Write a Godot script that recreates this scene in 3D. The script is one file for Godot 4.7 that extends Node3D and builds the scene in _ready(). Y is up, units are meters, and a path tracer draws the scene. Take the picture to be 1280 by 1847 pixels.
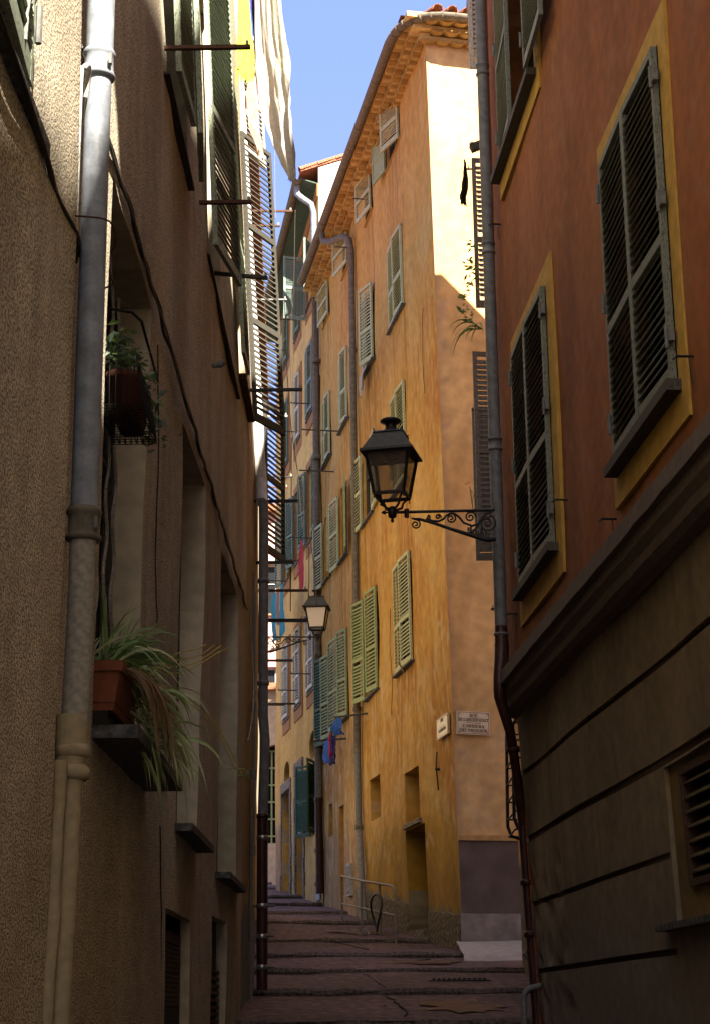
extends Node3D

# ------------------------------------------------------------------ helpers
var org := Vector3.ZERO            # origin that committed vertices are relative to
var X := Transform3D.IDENTITY      # placement applied to every added vertex
var counts := {}
var noise := FastNoiseLite.new()
var soft := FastNoiseLite.new()
var rng := RandomNumberGenerator.new()
var smooth_now := false
var M := {}
var tex_cache := {}
var mesh_cache := {}

func numbered(parent: Node, called: String) -> String:
	var key := str(parent.get_instance_id()) + called
	var n: int = counts.get(key, 0)
	counts[key] = n + 1
	return called if n == 0 else "%s_%03d" % [called, n]

func thing(called: String, label: String, category: String, at := Vector3.ZERO, group := "") -> Node3D:
	var o := Node3D.new()
	o.name = numbered(self, called)
	add_child(o, true)
	o.position = at
	tag(o, label, category, group)
	return o

func tag(o: Node, label: String, category: String, group := "") -> void:
	o.set_meta("label", label)
	if category != "":
		o.set_meta("category", category)
	if group != "":
		o.set_meta("group", group)

func new_st(smooth := false) -> SurfaceTool:
	var st := SurfaceTool.new()
	st.begin(Mesh.PRIMITIVE_TRIANGLES)
	st.set_smooth_group(0 if smooth else -1)
	smooth_now = smooth
	return st

func commit(st: SurfaceTool) -> ArrayMesh:
	st.generate_normals()
	return st.commit()

func put(called: String, mesh: Mesh, m: Material, parent: Node = null) -> MeshInstance3D:
	var o := MeshInstance3D.new()
	o.mesh = mesh
	o.material_override = m
	var p: Node = parent if parent != null else self
	o.name = numbered(p, called)
	p.add_child(o, true)
	return o

func obj(called: String, st: SurfaceTool, m: Material, parent: Node = null) -> MeshInstance3D:
	return put(called, commit(st), m, parent)

func struct(called: String, st: SurfaceTool, m: Material, label: String, category: String) -> MeshInstance3D:
	var o := obj(called, st, m)
	o.set_meta("kind", "structure")
	tag(o, label, category)
	return o

func vert(st: SurfaceTool, p: Vector3) -> void:
	st.add_vertex(X * p - org)

func tri(st: SurfaceTool, a: Vector3, b: Vector3, c: Vector3) -> void:
	vert(st, a); vert(st, b); vert(st, c)

func quad(st: SurfaceTool, a: Vector3, b: Vector3, c: Vector3, d: Vector3) -> void:
	tri(st, a, b, c); tri(st, a, c, d)

func quad_out(st: SurfaceTool, a: Vector3, b: Vector3, c: Vector3, d: Vector3, away: Vector3) -> void:
	var n := (a - c).cross(a - b)
	if n.dot((a + b + c + d) / 4.0 - away) >= 0.0:
		quad(st, a, b, c, d)
	else:
		quad(st, a, d, c, b)

func hexa(st: SurfaceTool, p: Array) -> void:      # 8 corners: x fastest, then y, then z
	var c := Vector3.ZERO
	for q in p:
		c += q
	c /= 8.0
	for f in [[0, 1, 3, 2], [4, 5, 7, 6], [0, 1, 5, 4], [2, 3, 7, 6], [0, 2, 6, 4], [1, 3, 7, 5]]:
		quad_out(st, p[f[0]], p[f[1]], p[f[2]], p[f[3]], c)

func box(st: SurfaceTool, lo: Vector3, hi: Vector3) -> void:
	var p := []
	for z in [lo.z, hi.z]:
		for y in [lo.y, hi.y]:
			for x in [lo.x, hi.x]:
				p.append(Vector3(x, y, z))
	hexa(st, p)

func bar(st: SurfaceTool, a: Vector3, b: Vector3, w: float, h: float, up := Vector3.UP) -> void:
	var d := (b - a).normalized()
	var s := d.cross(up).normalized() * w * 0.5
	var t := s.cross(d).normalized() * h * 0.5
	hexa(st, [a - s - t, a + s - t, a - s + t, a + s + t, b - s - t, b + s - t, b - s + t, b + s + t])

func tube(st: SurfaceTool, pts: Array, r, sides := 8, caps := true) -> void:
	var n := pts.size()
	var rings := []
	var side := Vector3.ZERO
	for i in n:
		var d: Vector3 = (pts[mini(i + 1, n - 1)] - pts[maxi(i - 1, 0)]).normalized()
		if i == 0:
			side = d.cross(Vector3.UP if absf(d.y) < 0.9 else Vector3.RIGHT).normalized()
		else:
			side = (side - d * side.dot(d)).normalized()
		var up := side.cross(d)
		var rr: float = r[i] if r is Array else r
		var ring := []
		for k in sides:
			var a := TAU * k / sides
			ring.append(pts[i] + (side * cos(a) + up * sin(a)) * rr)
		rings.append(ring)
	for i in n - 1:
		for k in sides:
			var k2 := (k + 1) % sides
			quad_out(st, rings[i][k], rings[i][k2], rings[i + 1][k2], rings[i + 1][k], (pts[i] + pts[i + 1]) * 0.5)
	if caps:
		st.set_smooth_group(-1)
		for e in [0, n - 1]:
			for k in sides:
				tri(st, pts[e], rings[e][k], rings[e][(k + 1) % sides])
		st.set_smooth_group(0 if smooth_now else -1)

func lathe(st: SurfaceTool, c: Vector3, prof: Array, sides := 16) -> void:   # prof: Vector2(radius, y)
	for i in prof.size() - 1:
		for k in sides:
			var a := TAU * k / sides
			var b := TAU * (k + 1) / sides
			var p: Vector2 = prof[i]
			var q: Vector2 = prof[i + 1]
			quad_out(st, c + Vector3(cos(a) * p.x, p.y, sin(a) * p.x), c + Vector3(cos(b) * p.x, p.y, sin(b) * p.x), c + Vector3(cos(b) * q.x, q.y, sin(b) * q.x), c + Vector3(cos(a) * q.x, q.y, sin(a) * q.x), c + Vector3(0, (p.y + q.y) * 0.5, 0))

func frustum(st: SurfaceTool, y0: float, h0: float, y1: float, h1: float) -> void:   # square tapering prism about the y axis
	var p := []
	for q in [[y0, h0], [y1, h1]]:
		for s in [[-1, -1], [1, -1], [-1, 1], [1, 1]]:
			p.append(Vector3(s[0] * q[1], q[0], s[1] * q[1]))
	hexa(st, p)

func nz(x: float, y: float, s := 1.0) -> float:
	return noise.get_noise_2d(x * s * 100.0, y * s * 100.0)

func ns(x: float, y: float, s := 1.0) -> float:      # smooth undulation, no fine octaves
	return soft.get_noise_2d(x * s * 100.0, y * s * 100.0)

# ------------------------------------------------------------------ textures and materials
func noise_bytes(freq: float, octaves: int, size: int, seed_: int, kind := FastNoiseLite.TYPE_SIMPLEX_SMOOTH) -> PackedByteArray:
	var n := FastNoiseLite.new()
	n.seed = seed_
	n.noise_type = kind
	n.frequency = freq
	n.fractal_octaves = octaves
	if kind == FastNoiseLite.TYPE_CELLULAR:
		n.cellular_return_type = FastNoiseLite.RETURN_DISTANCE
		n.fractal_type = FastNoiseLite.FRACTAL_NONE
	var im := n.get_seamless_image(size, size)
	im.convert(Image.FORMAT_L8)
	return im.get_data()

func gray_tex(vals: PackedByteArray, size: int) -> ImageTexture:
	return ImageTexture.create_from_image(Image.create_from_data(size, size, false, Image.FORMAT_L8, vals))

func bump_tex(vals: PackedByteArray, size: int, strength: float) -> ImageTexture:
	var im := Image.create_from_data(size, size, false, Image.FORMAT_L8, vals)
	im.convert(Image.FORMAT_RGBA8)
	im.bump_map_to_normal_map(strength)
	return ImageTexture.create_from_image(im)

func surface(kind: String) -> Array:               # [albedo variation, normal map]
	if tex_cache.has(kind):
		return tex_cache[kind]
	var s := 512
	var out := []
	var alb := PackedByteArray()
	var hgt := PackedByteArray()
	if kind == "roughcast":
		s = 1024
		var a := noise_bytes(0.085, 2, s, 11, FastNoiseLite.TYPE_PERLIN)
		var b := noise_bytes(0.16, 1, s, 12, FastNoiseLite.TYPE_CELLULAR)
		var c := noise_bytes(0.006, 4, s, 13)
		alb.resize(s * s); hgt.resize(s * s)
		for i in s * s:
			var g := clampf((a[i] - 95) / 70.0, 0.0, 1.0)
			var pit := 1.0 if g > 0.16 else 0.42
			hgt[i] = int(clampf(g * 200.0 + b[i] * 0.2, 0, 255))
			alb[i] = int(clampf((0.78 + 0.18 * g + (c[i] - 128) / 128.0 * 0.07) * (0.58 + 0.42 * pit) * 255.0, 0, 255))
		out = [gray_tex(alb, s), bump_tex(hgt, s, 5.0)]
	elif kind == "crepi":                          # heavy coarse render, bold relief
		var a := noise_bytes(0.05, 3, s, 21)
		var b := noise_bytes(0.11, 2, s, 22, FastNoiseLite.TYPE_PERLIN)
		alb.resize(s * s); hgt.resize(s * s)
		for i in s * s:
			hgt[i] = int(clampf(a[i] * 0.7 + b[i] * 0.35, 0, 255))
			alb[i] = int(clampf(0.78 * 255 + (a[i] - 128) * 0.25, 0, 255))
		out = [gray_tex(alb, s), bump_tex(hgt, s, 9.0)]
	elif kind == "plaster":
		s = 1024
		var a := noise_bytes(0.008, 4, s, 31)
		var b := noise_bytes(0.11, 3, s, 32)
		var c := noise_bytes(0.19, 1, s, 33, FastNoiseLite.TYPE_CELLULAR)
		alb.resize(s * s); hgt.resize(s * s)
		for i in s * s:
			hgt[i] = int(clampf(a[i] * 0.55 + b[i] * 0.4, 0, 255))
			var speck := 0.8 if c[i] < 10 and a[i] > 150 else 1.0
			alb[i] = int(clampf((0.84 + (a[i] - 128) / 128.0 * 0.07 + (b[i] - 128) / 128.0 * 0.02) * speck * 255.0, 0, 255))
		out = [gray_tex(alb, s), bump_tex(hgt, s, 2.2)]
	elif kind == "wood":
		var n := FastNoiseLite.new()
		n.seed = 41
		n.frequency = 1.0
		n.fractal_octaves = 4
		alb.resize(s * s); hgt.resize(s * s)
		for y in s:
			for x in s:
				var g := n.get_noise_2d(x * 0.14, y * 0.012)
				var chip := n.get_noise_2d(x * 0.05 + 300.0, y * 0.03)
				var v := 0.82 + g * 0.22
				if chip > 0.34:
					v *= 0.62
				alb[y * s + x] = int(clampf(v * 255, 0, 255))
				hgt[y * s + x] = int(clampf(128 + g * 110 - (30 if chip > 0.34 else 0), 0, 255))
		out = [gray_tex(alb, s), bump_tex(hgt, s, 1.6)]
	elif kind == "metal":
		var a := noise_bytes(0.015, 5, s, 51)
		var b := noise_bytes(0.09, 2, s, 52)
		alb.resize(s * s); hgt.resize(s * s)
		for i in s * s:
			alb[i] = int(clampf((0.84 + (a[i] - 128) / 128.0 * 0.13 + (b[i] - 128) / 128.0 * 0.05) * 255.0, 0, 255))
			hgt[i] = int(a[i] * 0.6 + b[i] * 0.3)
		out = [gray_tex(alb, s), bump_tex(hgt, s, 0.8)]
	elif kind == "stone":
		var a := noise_bytes(0.02, 5, s, 61)
		var b := noise_bytes(0.12, 3, s, 62)
		alb.resize(s * s); hgt.resize(s * s)
		for i in s * s:
			alb[i] = int(clampf((0.74 + (a[i] - 128) / 128.0 * 0.34 + (b[i] - 128) / 128.0 * 0.16) * 255.0, 0, 255))
			hgt[i] = int(clampf(a[i] * 0.7 + b[i] * 0.35, 0, 255))
		out = [gray_tex(alb, s), bump_tex(hgt, s, 4.0)]
	elif kind == "asphalt":
		s = 1024
		var a := noise_bytes(0.008, 5, s, 71)
		var b := noise_bytes(0.14, 3, s, 72, FastNoiseLite.TYPE_PERLIN)
		alb.resize(s * s); hgt.resize(s * s)
		for i in s * s:
			alb[i] = int(clampf((0.70 + (a[i] - 128) / 128.0 * 0.34 + (b[i] - 128) / 128.0 * 0.30) * 255.0, 0, 255))
			hgt[i] = int(clampf(b[i] * 0.9, 0, 255))
		out = [gray_tex(alb, s), bump_tex(hgt, s, 3.0)]
	elif kind == "cloth":
		var n := FastNoiseLite.new()
		n.seed = 81
		n.frequency = 1.0
		n.fractal_octaves = 3
		alb.resize(s * s); hgt.resize(s * s)
		for y in s:
			for x in s:
				var g := n.get_noise_2d(x * 0.03, y * 0.02)
				var w := 10.0 if (x + y) % 4 < 2 else -10.0
				alb[y * s + x] = int(clampf((0.9 + g * 0.08) * 255.0 + w * 0.4, 0, 255))
				hgt[y * s + x] = int(clampf(128 + g * 120, 0, 255))
		out = [gray_tex(alb, s), bump_tex(hgt, s, 3.0)]
	tex_cache[kind] = out
	return out

func lin(r: float, g: float, b: float) -> Color:
	return Color(r, g, b).linear_to_srgb()

func mat(kind: String, c: Color, rough: float, size := 1.0, nstr := 1.0, vcol := false) -> StandardMaterial3D:
	var m := StandardMaterial3D.new()
	m.albedo_color = c
	m.roughness = rough
	m.metallic_specular = 0.35
	if kind != "":
		var t := surface(kind)
		m.albedo_texture = t[0]
		m.normal_enabled = true
		m.normal_texture = t[1]
		m.normal_scale = nstr
		m.uv1_triplanar = true
		m.uv1_world_triplanar = true
		m.uv1_triplanar_sharpness = 4.0
		m.uv1_scale = Vector3.ONE / size
		if kind == "roughcast":
			m.uv1_scale = Vector3(1, 1, 0.38) / size
	m.vertex_color_use_as_albedo = vcol
	m.cull_mode = BaseMaterial3D.CULL_DISABLED
	return m

func local_mat(kind: String, c: Color, rough: float, size := 1.0, nstr := 1.0) -> StandardMaterial3D:   # pattern follows the object
	var m := mat(kind, c, rough, size, nstr)
	m.uv1_world_triplanar = false
	return m

func make_materials() -> void:
	noise.seed = 5
	noise.frequency = 0.01
	noise.fractal_octaves = 4
	soft.seed = 9
	soft.frequency = 0.01
	soft.fractal_octaves = 1
	rng.seed = 77
	M.roughcast = mat("roughcast", Color.WHITE, 0.95, 0.72, 0.36, true)
	M.ochre = mat("plaster", Color.WHITE, 0.9, 2.2, 0.14, true)
	M.reveal = mat("plaster", Color.WHITE, 0.92, 1.4, 0.5, true)
	M.red = mat("plaster", Color.WHITE, 0.92, 1.6, 0.45, true)
	M.lowwall = mat("plaster", Color.WHITE, 0.9, 1.4, 0.8, true)
	M.crepi = mat("crepi", Color.WHITE, 0.95, 0.42, 3.5, true)
	M.trim_yellow = mat("plaster", lin(0.62, 0.37, 0.075), 0.88, 1.3, 0.6)
	M.trim_terra = mat("plaster", lin(0.44, 0.20, 0.08), 0.9, 1.3, 0.6)
	M.cornice = mat("plaster", lin(0.17, 0.125, 0.095), 0.9, 0.9, 1.0)
	M.stone = mat("stone", lin(0.34, 0.28, 0.21), 0.92, 0.8, 1.0)
	M.stone_pale = mat("stone", lin(0.40, 0.36, 0.34), 0.92, 1.0, 0.7)
	M.concrete = mat("stone", lin(0.27, 0.215, 0.14), 0.92, 0.9, 0.8)
	M.slate = mat("stone", lin(0.12, 0.12, 0.125), 0.7, 0.8, 0.6)
	M.edging = mat("stone", lin(0.14, 0.105, 0.088), 0.75, 0.5, 1.0)
	M.asphalt = mat("asphalt", lin(0.205, 0.115, 0.098), 0.72, 1.3, 0.8, true)
	M.zinc = mat("metal", lin(0.27, 0.30, 0.36), 0.42, 0.9, 0.8)
	M.zinc_dull = mat("metal", lin(0.185, 0.16, 0.125), 0.85, 0.9, 0.8)
	M.pipe_grey = mat("metal", lin(0.19, 0.195, 0.21), 0.5, 0.9, 0.6)
	M.pipe_red = mat("metal", lin(0.06, 0.021, 0.018), 0.4, 0.9, 0.6)
	M.pipe_white = mat("metal", lin(0.7, 0.7, 0.69), 0.5, 0.9, 0.6)
	M.mortar = mat("plaster", lin(0.44, 0.355, 0.225), 0.95, 0.5, 1.4)
	M.iron = mat("metal", lin(0.022, 0.021, 0.020), 0.45, 0.4, 0.6)
	M.rust = mat("metal", lin(0.10, 0.045, 0.028), 0.8, 0.3, 1.0)
	M.steel = mat("metal", lin(0.42, 0.42, 0.43), 0.3, 0.3, 0.4)
	M.steel.metallic = 0.8
	M.hood = mat("metal", lin(0.05, 0.053, 0.05), 0.5, 0.6, 0.2)
	M.rail = mat("metal", lin(0.26, 0.235, 0.21), 0.55, 0.4, 0.5)
	M.lead = mat("metal", lin(0.2, 0.2, 0.2), 0.55, 0.4, 0.6)
	M.tile = mat("stone", lin(0.42, 0.17, 0.10), 0.9, 0.5, 0.8)
	M.genoise = mat("plaster", lin(0.50, 0.31, 0.10), 0.92, 0.9, 0.5)
	M.genoise_dark = mat("plaster", lin(0.41, 0.24, 0.075), 0.92, 0.9, 0.5)
	M.genoise_bed = mat("plaster", lin(0.70, 0.49, 0.20), 0.92, 0.9, 0.5)
	M.green_grey = local_mat("wood", lin(0.23, 0.245, 0.20), 0.65, 0.5)
	M.shutter_pale = local_mat("wood", lin(0.62, 0.64, 0.38), 0.65, 0.5)
	M.shutter_sage = local_mat("wood", lin(0.42, 0.48, 0.23), 0.65, 0.5)
	M.shutter_teal = local_mat("wood", lin(0.21, 0.30, 0.22), 0.65, 0.5)
	M.shutter_blue = local_mat("wood", lin(0.27, 0.37, 0.34), 0.65, 0.5)
	M.shutter_green = local_mat("wood", lin(0.075, 0.15, 0.07), 0.6, 0.5)
	M.shutter_white = local_mat("wood", lin(0.80, 0.76, 0.64), 0.65, 0.5)
	M.shutter_old = local_mat("wood", lin(0.40, 0.47, 0.37), 0.75, 0.5, 1.4)
	M.shutter_brown = local_mat("wood", lin(0.085, 0.08, 0.068), 0.8, 0.5, 1.4)
	M.shutter_grey = local_mat("wood", lin(0.26, 0.235, 0.23), 0.8, 0.5, 1.3)
	M.frame_dark = local_mat("wood", lin(0.10, 0.085, 0.07), 0.8, 0.5)
	M.frame_white = local_mat("wood", lin(0.5, 0.5, 0.47), 0.6, 0.5)
	M.soffit = mat("wood", lin(0.075, 0.13, 0.105), 0.8, 0.8)
	M.glass_dark = mat("", lin(0.012, 0.013, 0.015), 0.12)
	M.glass_dark.metallic_specular = 0.2
	M.dark_inside = mat("", lin(0.02, 0.017, 0.014), 0.9)
	M.terracotta = mat("plaster", lin(0.30, 0.10, 0.055), 0.85, 0.5, 0.4)
	M.terracotta_dark = mat("plaster", lin(0.12, 0.040, 0.022), 0.9, 0.35, 0.5)
	M.soil = mat("stone", lin(0.03, 0.02, 0.014), 1.0, 0.3, 1.0)
	var pane := StandardMaterial3D.new()
	pane.albedo_color = Color(0.75, 0.72, 0.68, 0.22)
	pane.transparency = BaseMaterial3D.TRANSPARENCY_ALPHA
	pane.roughness = 0.06
	M.pane = pane
	var lp := pane.duplicate()
	lp.albedo_color = Color(0.42, 0.36, 0.32, 0.5)
	M.lamp_pane = lp
	var frosted := StandardMaterial3D.new()
	frosted.albedo_color = Color(0.80, 0.75, 0.73, 0.95)
	frosted.transparency = BaseMaterial3D.TRANSPARENCY_ALPHA
	frosted.roughness = 0.6
	M.frosted = frosted
	for k in [["leaf_a", 0.10, 0.17, 0.05], ["leaf_b", 0.20, 0.26, 0.10], ["leaf_c", 0.42, 0.45, 0.28], ["leaf_dry", 0.16, 0.095, 0.045], ["leaf_gold", 0.42, 0.31, 0.06], ["leaf_dark", 0.05, 0.08, 0.04], ["leaf_grey", 0.13, 0.19, 0.14], ["petal", 0.6, 0.05, 0.04]]:
		var m := StandardMaterial3D.new()
		m.albedo_color = lin(k[1], k[2], k[3])
		m.roughness = 0.55
		m.cull_mode = BaseMaterial3D.CULL_DISABLED
		m.backlight_enabled = true
		m.backlight = lin(k[1] * 0.5, k[2] * 0.5, k[3] * 0.4)
		M[k[0]] = m
	for k in [["cloth_white", 0.47, 0.455, 0.45], ["cloth_lime", 0.66, 0.78, 0.08], ["cloth_pink", 0.42, 0.27, 0.225], ["cloth_red", 0.62, 0.05, 0.06], ["cloth_teal", 0.06, 0.30, 0.36], ["cloth_rose", 0.36, 0.20, 0.17], ["cloth_blue", 0.03, 0.10, 0.42], ["cloth_navy", 0.03, 0.025, 0.12], ["cloth_black", 0.02, 0.018, 0.018], ["cloth_magenta", 0.30, 0.02, 0.12]]:
		var m := local_mat("cloth", lin(k[1], k[2], k[3]), 0.9, 0.5, 0.5)
		m.backlight_enabled = true
		m.backlight = lin(k[1] * 0.35, k[2] * 0.35, k[3] * 0.35)
		M[k[0]] = m

# ------------------------------------------------------------------ facades: u runs along the wall away from the camera, v is height, n is out of the wall
class Facade:
	var o: Vector3                     # (x, y, distance)
	var ux: float
	var ud: float
	var side: float
	var k0 := 0.0                      # lean per metre of height at u = 0
	var k1 := 0.0                      # change of the lean per metre of u
	var back := 0.0                    # how much the upper storeys lean back
	var sh := 0.0                      # shear of u with height
	func _init(o_: Vector3, az: float, side_: float, k0_ := 0.0, k1_ := 0.0):
		o = o_
		var l := sqrt(1.0 + az * az)
		ux = az / l
		ud = 1.0 / l
		side = side_
		k0 = k0_
		k1 = k1_
	func p(u_: float, v: float, n := 0.0) -> Vector3:
		var u := u_ + sh * v
		var k := k0
		if k1 != 0.0:
			k = maxf(k0 + k1 * u, 0.0)
		var m := n + v * k
		if back != 0.0 and v > 7.6:
			m -= back * (v - 7.6) * smoothstep(8.0, 10.0, u)
		return Vector3(o.x + ux * u + side * ud * m, o.y + v, -(o.z + ud * u - side * ux * m))
	func along() -> Vector3:
		return Vector3(ux, 0, -ud)
	func out() -> Vector3:
		return Vector3(side * ud, 0, side * ux)

func fbox(st: SurfaceTool, f: Facade, u0: float, u1: float, v0: float, v1: float, n0: float, n1: float) -> void:
	var p := []
	for n in [n0, n1]:
		for v in [v0, v1]:
			for u in [u0, u1]:
				p.append(f.p(u, v, n))
	hexa(st, p)

func lines(a: float, b: float, cuts: Array, step: float) -> Array:
	var marks := [a, b]
	for c in cuts:
		if c > a + 0.001 and c < b - 0.001:
			marks.append(c)
	marks.sort()
	var out := [a]
	for i in range(1, marks.size()):
		if marks[i] - marks[i - 1] < 0.0005:
			continue
		var n := maxi(1, int(ceil((marks[i] - marks[i - 1]) / step)))
		for k in range(1, n + 1):
			out.append(lerpf(marks[i - 1], marks[i], float(k) / n))
	return out

# holes: [u0, u1, v0, v1, depth]; top and floor_: height as functions of u
func wall(called: String, f: Facade, u0: float, u1: float, v0: float, v1: float, holes: Array, step: float, col: Callable, disp: Callable, m: Material, parent: Node, top = null, extra_u := [], extra_v := []) -> MeshInstance3D:
	var cu := extra_u.duplicate()
	var cv := extra_v.duplicate()
	for h in holes:
		cu.append(h[0]); cu.append(h[1]); cv.append(h[2]); cv.append(h[3])
	var us := lines(u0, u1, cu, step)
	var vs := lines(v0, v1, cv, step)
	var st := new_st(true)
	var pts := []
	var cols := []
	for u in us:
		var r := []
		var c := []
		var t: float = v1 if top == null else top.call(u)
		for v in vs:
			var vv := minf(v, t)
			r.append(f.p(u, vv, disp.call(u, vv)))
			c.append(col.call(u, vv))
		pts.append(r)
		cols.append(c)
	for i in us.size() - 1:
		var t: float = v1 if top == null else maxf(top.call(us[i]), top.call(us[i + 1]))
		for j in vs.size() - 1:
			if vs[j] >= t:
				continue
			var cx: float = (us[i] + us[i + 1]) * 0.5
			var cy: float = (vs[j] + vs[j + 1]) * 0.5
			var inside := false
			for h in holes:
				if cx > h[0] and cx < h[1] and cy > h[2] and cy < h[3]:
					inside = true
					break
			if inside:
				continue
			var q := [[i, j], [i + 1, j], [i + 1, j + 1], [i, j + 1]]
			if f.side < 0:
				q = [[i, j], [i, j + 1], [i + 1, j + 1], [i + 1, j]]
			for t3 in [[0, 2, 1], [0, 3, 2]]:
				for k in t3:
					st.set_color(cols[q[k][0]][q[k][1]])
					vert(st, pts[q[k][0]][q[k][1]])
	var o := obj(called, st, m, parent)
	for h in holes:
		if h[4] <= 0.0:
			continue
		st = new_st()
		var hu := lines(h[0], h[1], cu, step)
		var hv := lines(h[2], h[3], cv, step)
		var mid := f.p((h[0] + h[1]) / 2, (h[2] + h[3]) / 2, -h[4] / 2)
		for e in [h[2], h[3]]:
			for i in hu.size() - 1:
				st.set_color(col.call(hu[i], e))
				jamb(st, f.p(hu[i], e, disp.call(hu[i], e)), f.p(hu[i + 1], e, disp.call(hu[i + 1], e)), f.p(hu[i + 1], e, -h[4]), f.p(hu[i], e, -h[4]), mid)
		for e in [h[0], h[1]]:
			for i in hv.size() - 1:
				st.set_color(col.call(e, hv[i]))
				jamb(st, f.p(e, hv[i], disp.call(e, hv[i])), f.p(e, hv[i + 1], disp.call(e, hv[i + 1])), f.p(e, hv[i + 1], -h[4]), f.p(e, hv[i], -h[4]), mid)
		obj("reveal", st, M.reveal if m == M.roughcast else m, parent)
	return o

func jamb(st: SurfaceTool, a: Vector3, b: Vector3, c: Vector3, d: Vector3, mid: Vector3) -> void:
	var n := (a - c).cross(a - b)
	if n.dot((a + b + c + d) / 4.0 - mid) <= 0.0:
		quad(st, a, b, c, d)
	else:
		quad(st, a, d, c, b)

# plate with a curved opening inside the rectangle of a hole (an oculus or the head of an arch)
func ring_plate(st: SurfaceTool, f: Facade, u0: float, u1: float, v0: float, v1: float, arch: bool, depth: float, n := 0.0) -> void:
	var cu := (u0 + u1) / 2
	var ru := (u1 - u0) / 2 * 0.97
	var cv := (v0 + v1) / 2 if not arch else v0
	var rv := (v1 - v0) / 2 * 0.97 if not arch else (v1 - v0) * 0.97
	var N := 24
	var a0 := 0.0
	var a1 := PI if arch else TAU
	for i in N:
		var q := []
		for k in [i, i + 1]:
			var a := lerpf(a0, a1, float(k) / N)
			var c := cos(a)
			var s := sin(a)
			var e := Vector2(cu + ru * c, cv + rv * s)
			var t := minf(((u1 - u0) / 2) / maxf(absf(c), 1e-4), ((v1 - cv) if s > 0 else (cv - v0)) / maxf(absf(s), 1e-4))
			var o := Vector2(cu + c * t, cv + s * t)
			q.append([e, o])
		quad_out(st, f.p(q[0][0].x, q[0][0].y, n), f.p(q[0][1].x, q[0][1].y, n), f.p(q[1][1].x, q[1][1].y, n), f.p(q[1][0].x, q[1][0].y, n), f.p(cu, cv, n - 1.0))
		quad(st, f.p(q[0][0].x, q[0][0].y, n), f.p(q[1][0].x, q[1][0].y, n), f.p(q[1][0].x, q[1][0].y, -depth), f.p(q[0][0].x, q[0][0].y, -depth))

func flat(_u, _v) -> float:
	return 0.0

# ------------------------------------------------------------------ shutters and windows
func shutter_frame(w: float, h: float, rails: Array, solid: bool) -> ArrayMesh:
	var key := "sf%.3f,%.3f,%s,%s" % [w, h, str(rails), str(solid)]
	if not mesh_cache.has(key):
		var so := org
		var sx := X
		org = Vector3.ZERO
		X = Transform3D.IDENTITY
		var st := new_st()
		var s := 0.045
		box(st, Vector3(0, 0, -0.018), Vector3(s, h, 0.018))
		box(st, Vector3(w - s, 0, -0.018), Vector3(w, h, 0.018))
		box(st, Vector3(s, 0, -0.016), Vector3(w - s, 0.085, 0.016))
		box(st, Vector3(s, h - 0.05, -0.016), Vector3(w - s, h, 0.016))
		for r in rails:
			box(st, Vector3(s, h * r - 0.033, -0.016), Vector3(w - s, h * r + 0.033, 0.016))
		if solid:
			box(st, Vector3(s, 0.10, -0.008), Vector3(w - s, h - 0.065, 0.008))
		mesh_cache[key] = commit(st)
		org = so
		X = sx
	return mesh_cache[key]

func slat_shape(st: SurfaceTool, w: float, y: float, zs: float, depth := 0.062) -> void:
	var s := 0.05
	var dy := -0.83 * depth * 0.5
	var dz := 0.56 * depth * 0.5 * zs
	var t := Vector3(0, 0.56, 0.83 * zs) * 0.005
	var a := Vector3(0, y, 0) + Vector3(0, dy, dz)
	var b := Vector3(0, y, 0) - Vector3(0, dy, dz)
	var p := []
	for q in [a - t, a + t, b - t, b + t]:
		p.append(q + Vector3(s, 0, 0))
		p.append(q + Vector3(w - s, 0, 0))
	hexa(st, p)

func slat_heights(h: float, rails: Array, pitch: float) -> Array:
	var out := []
	var n := int((h - 0.20) / pitch)
	for i in n:
		var y := 0.125 + (i + 0.5) * (h - 0.215) / n
		var ok := true
		for r in rails:
			if absf(y - h * r) < 0.055:
				ok = false
		if ok:
			out.append(y)
	return out

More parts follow.
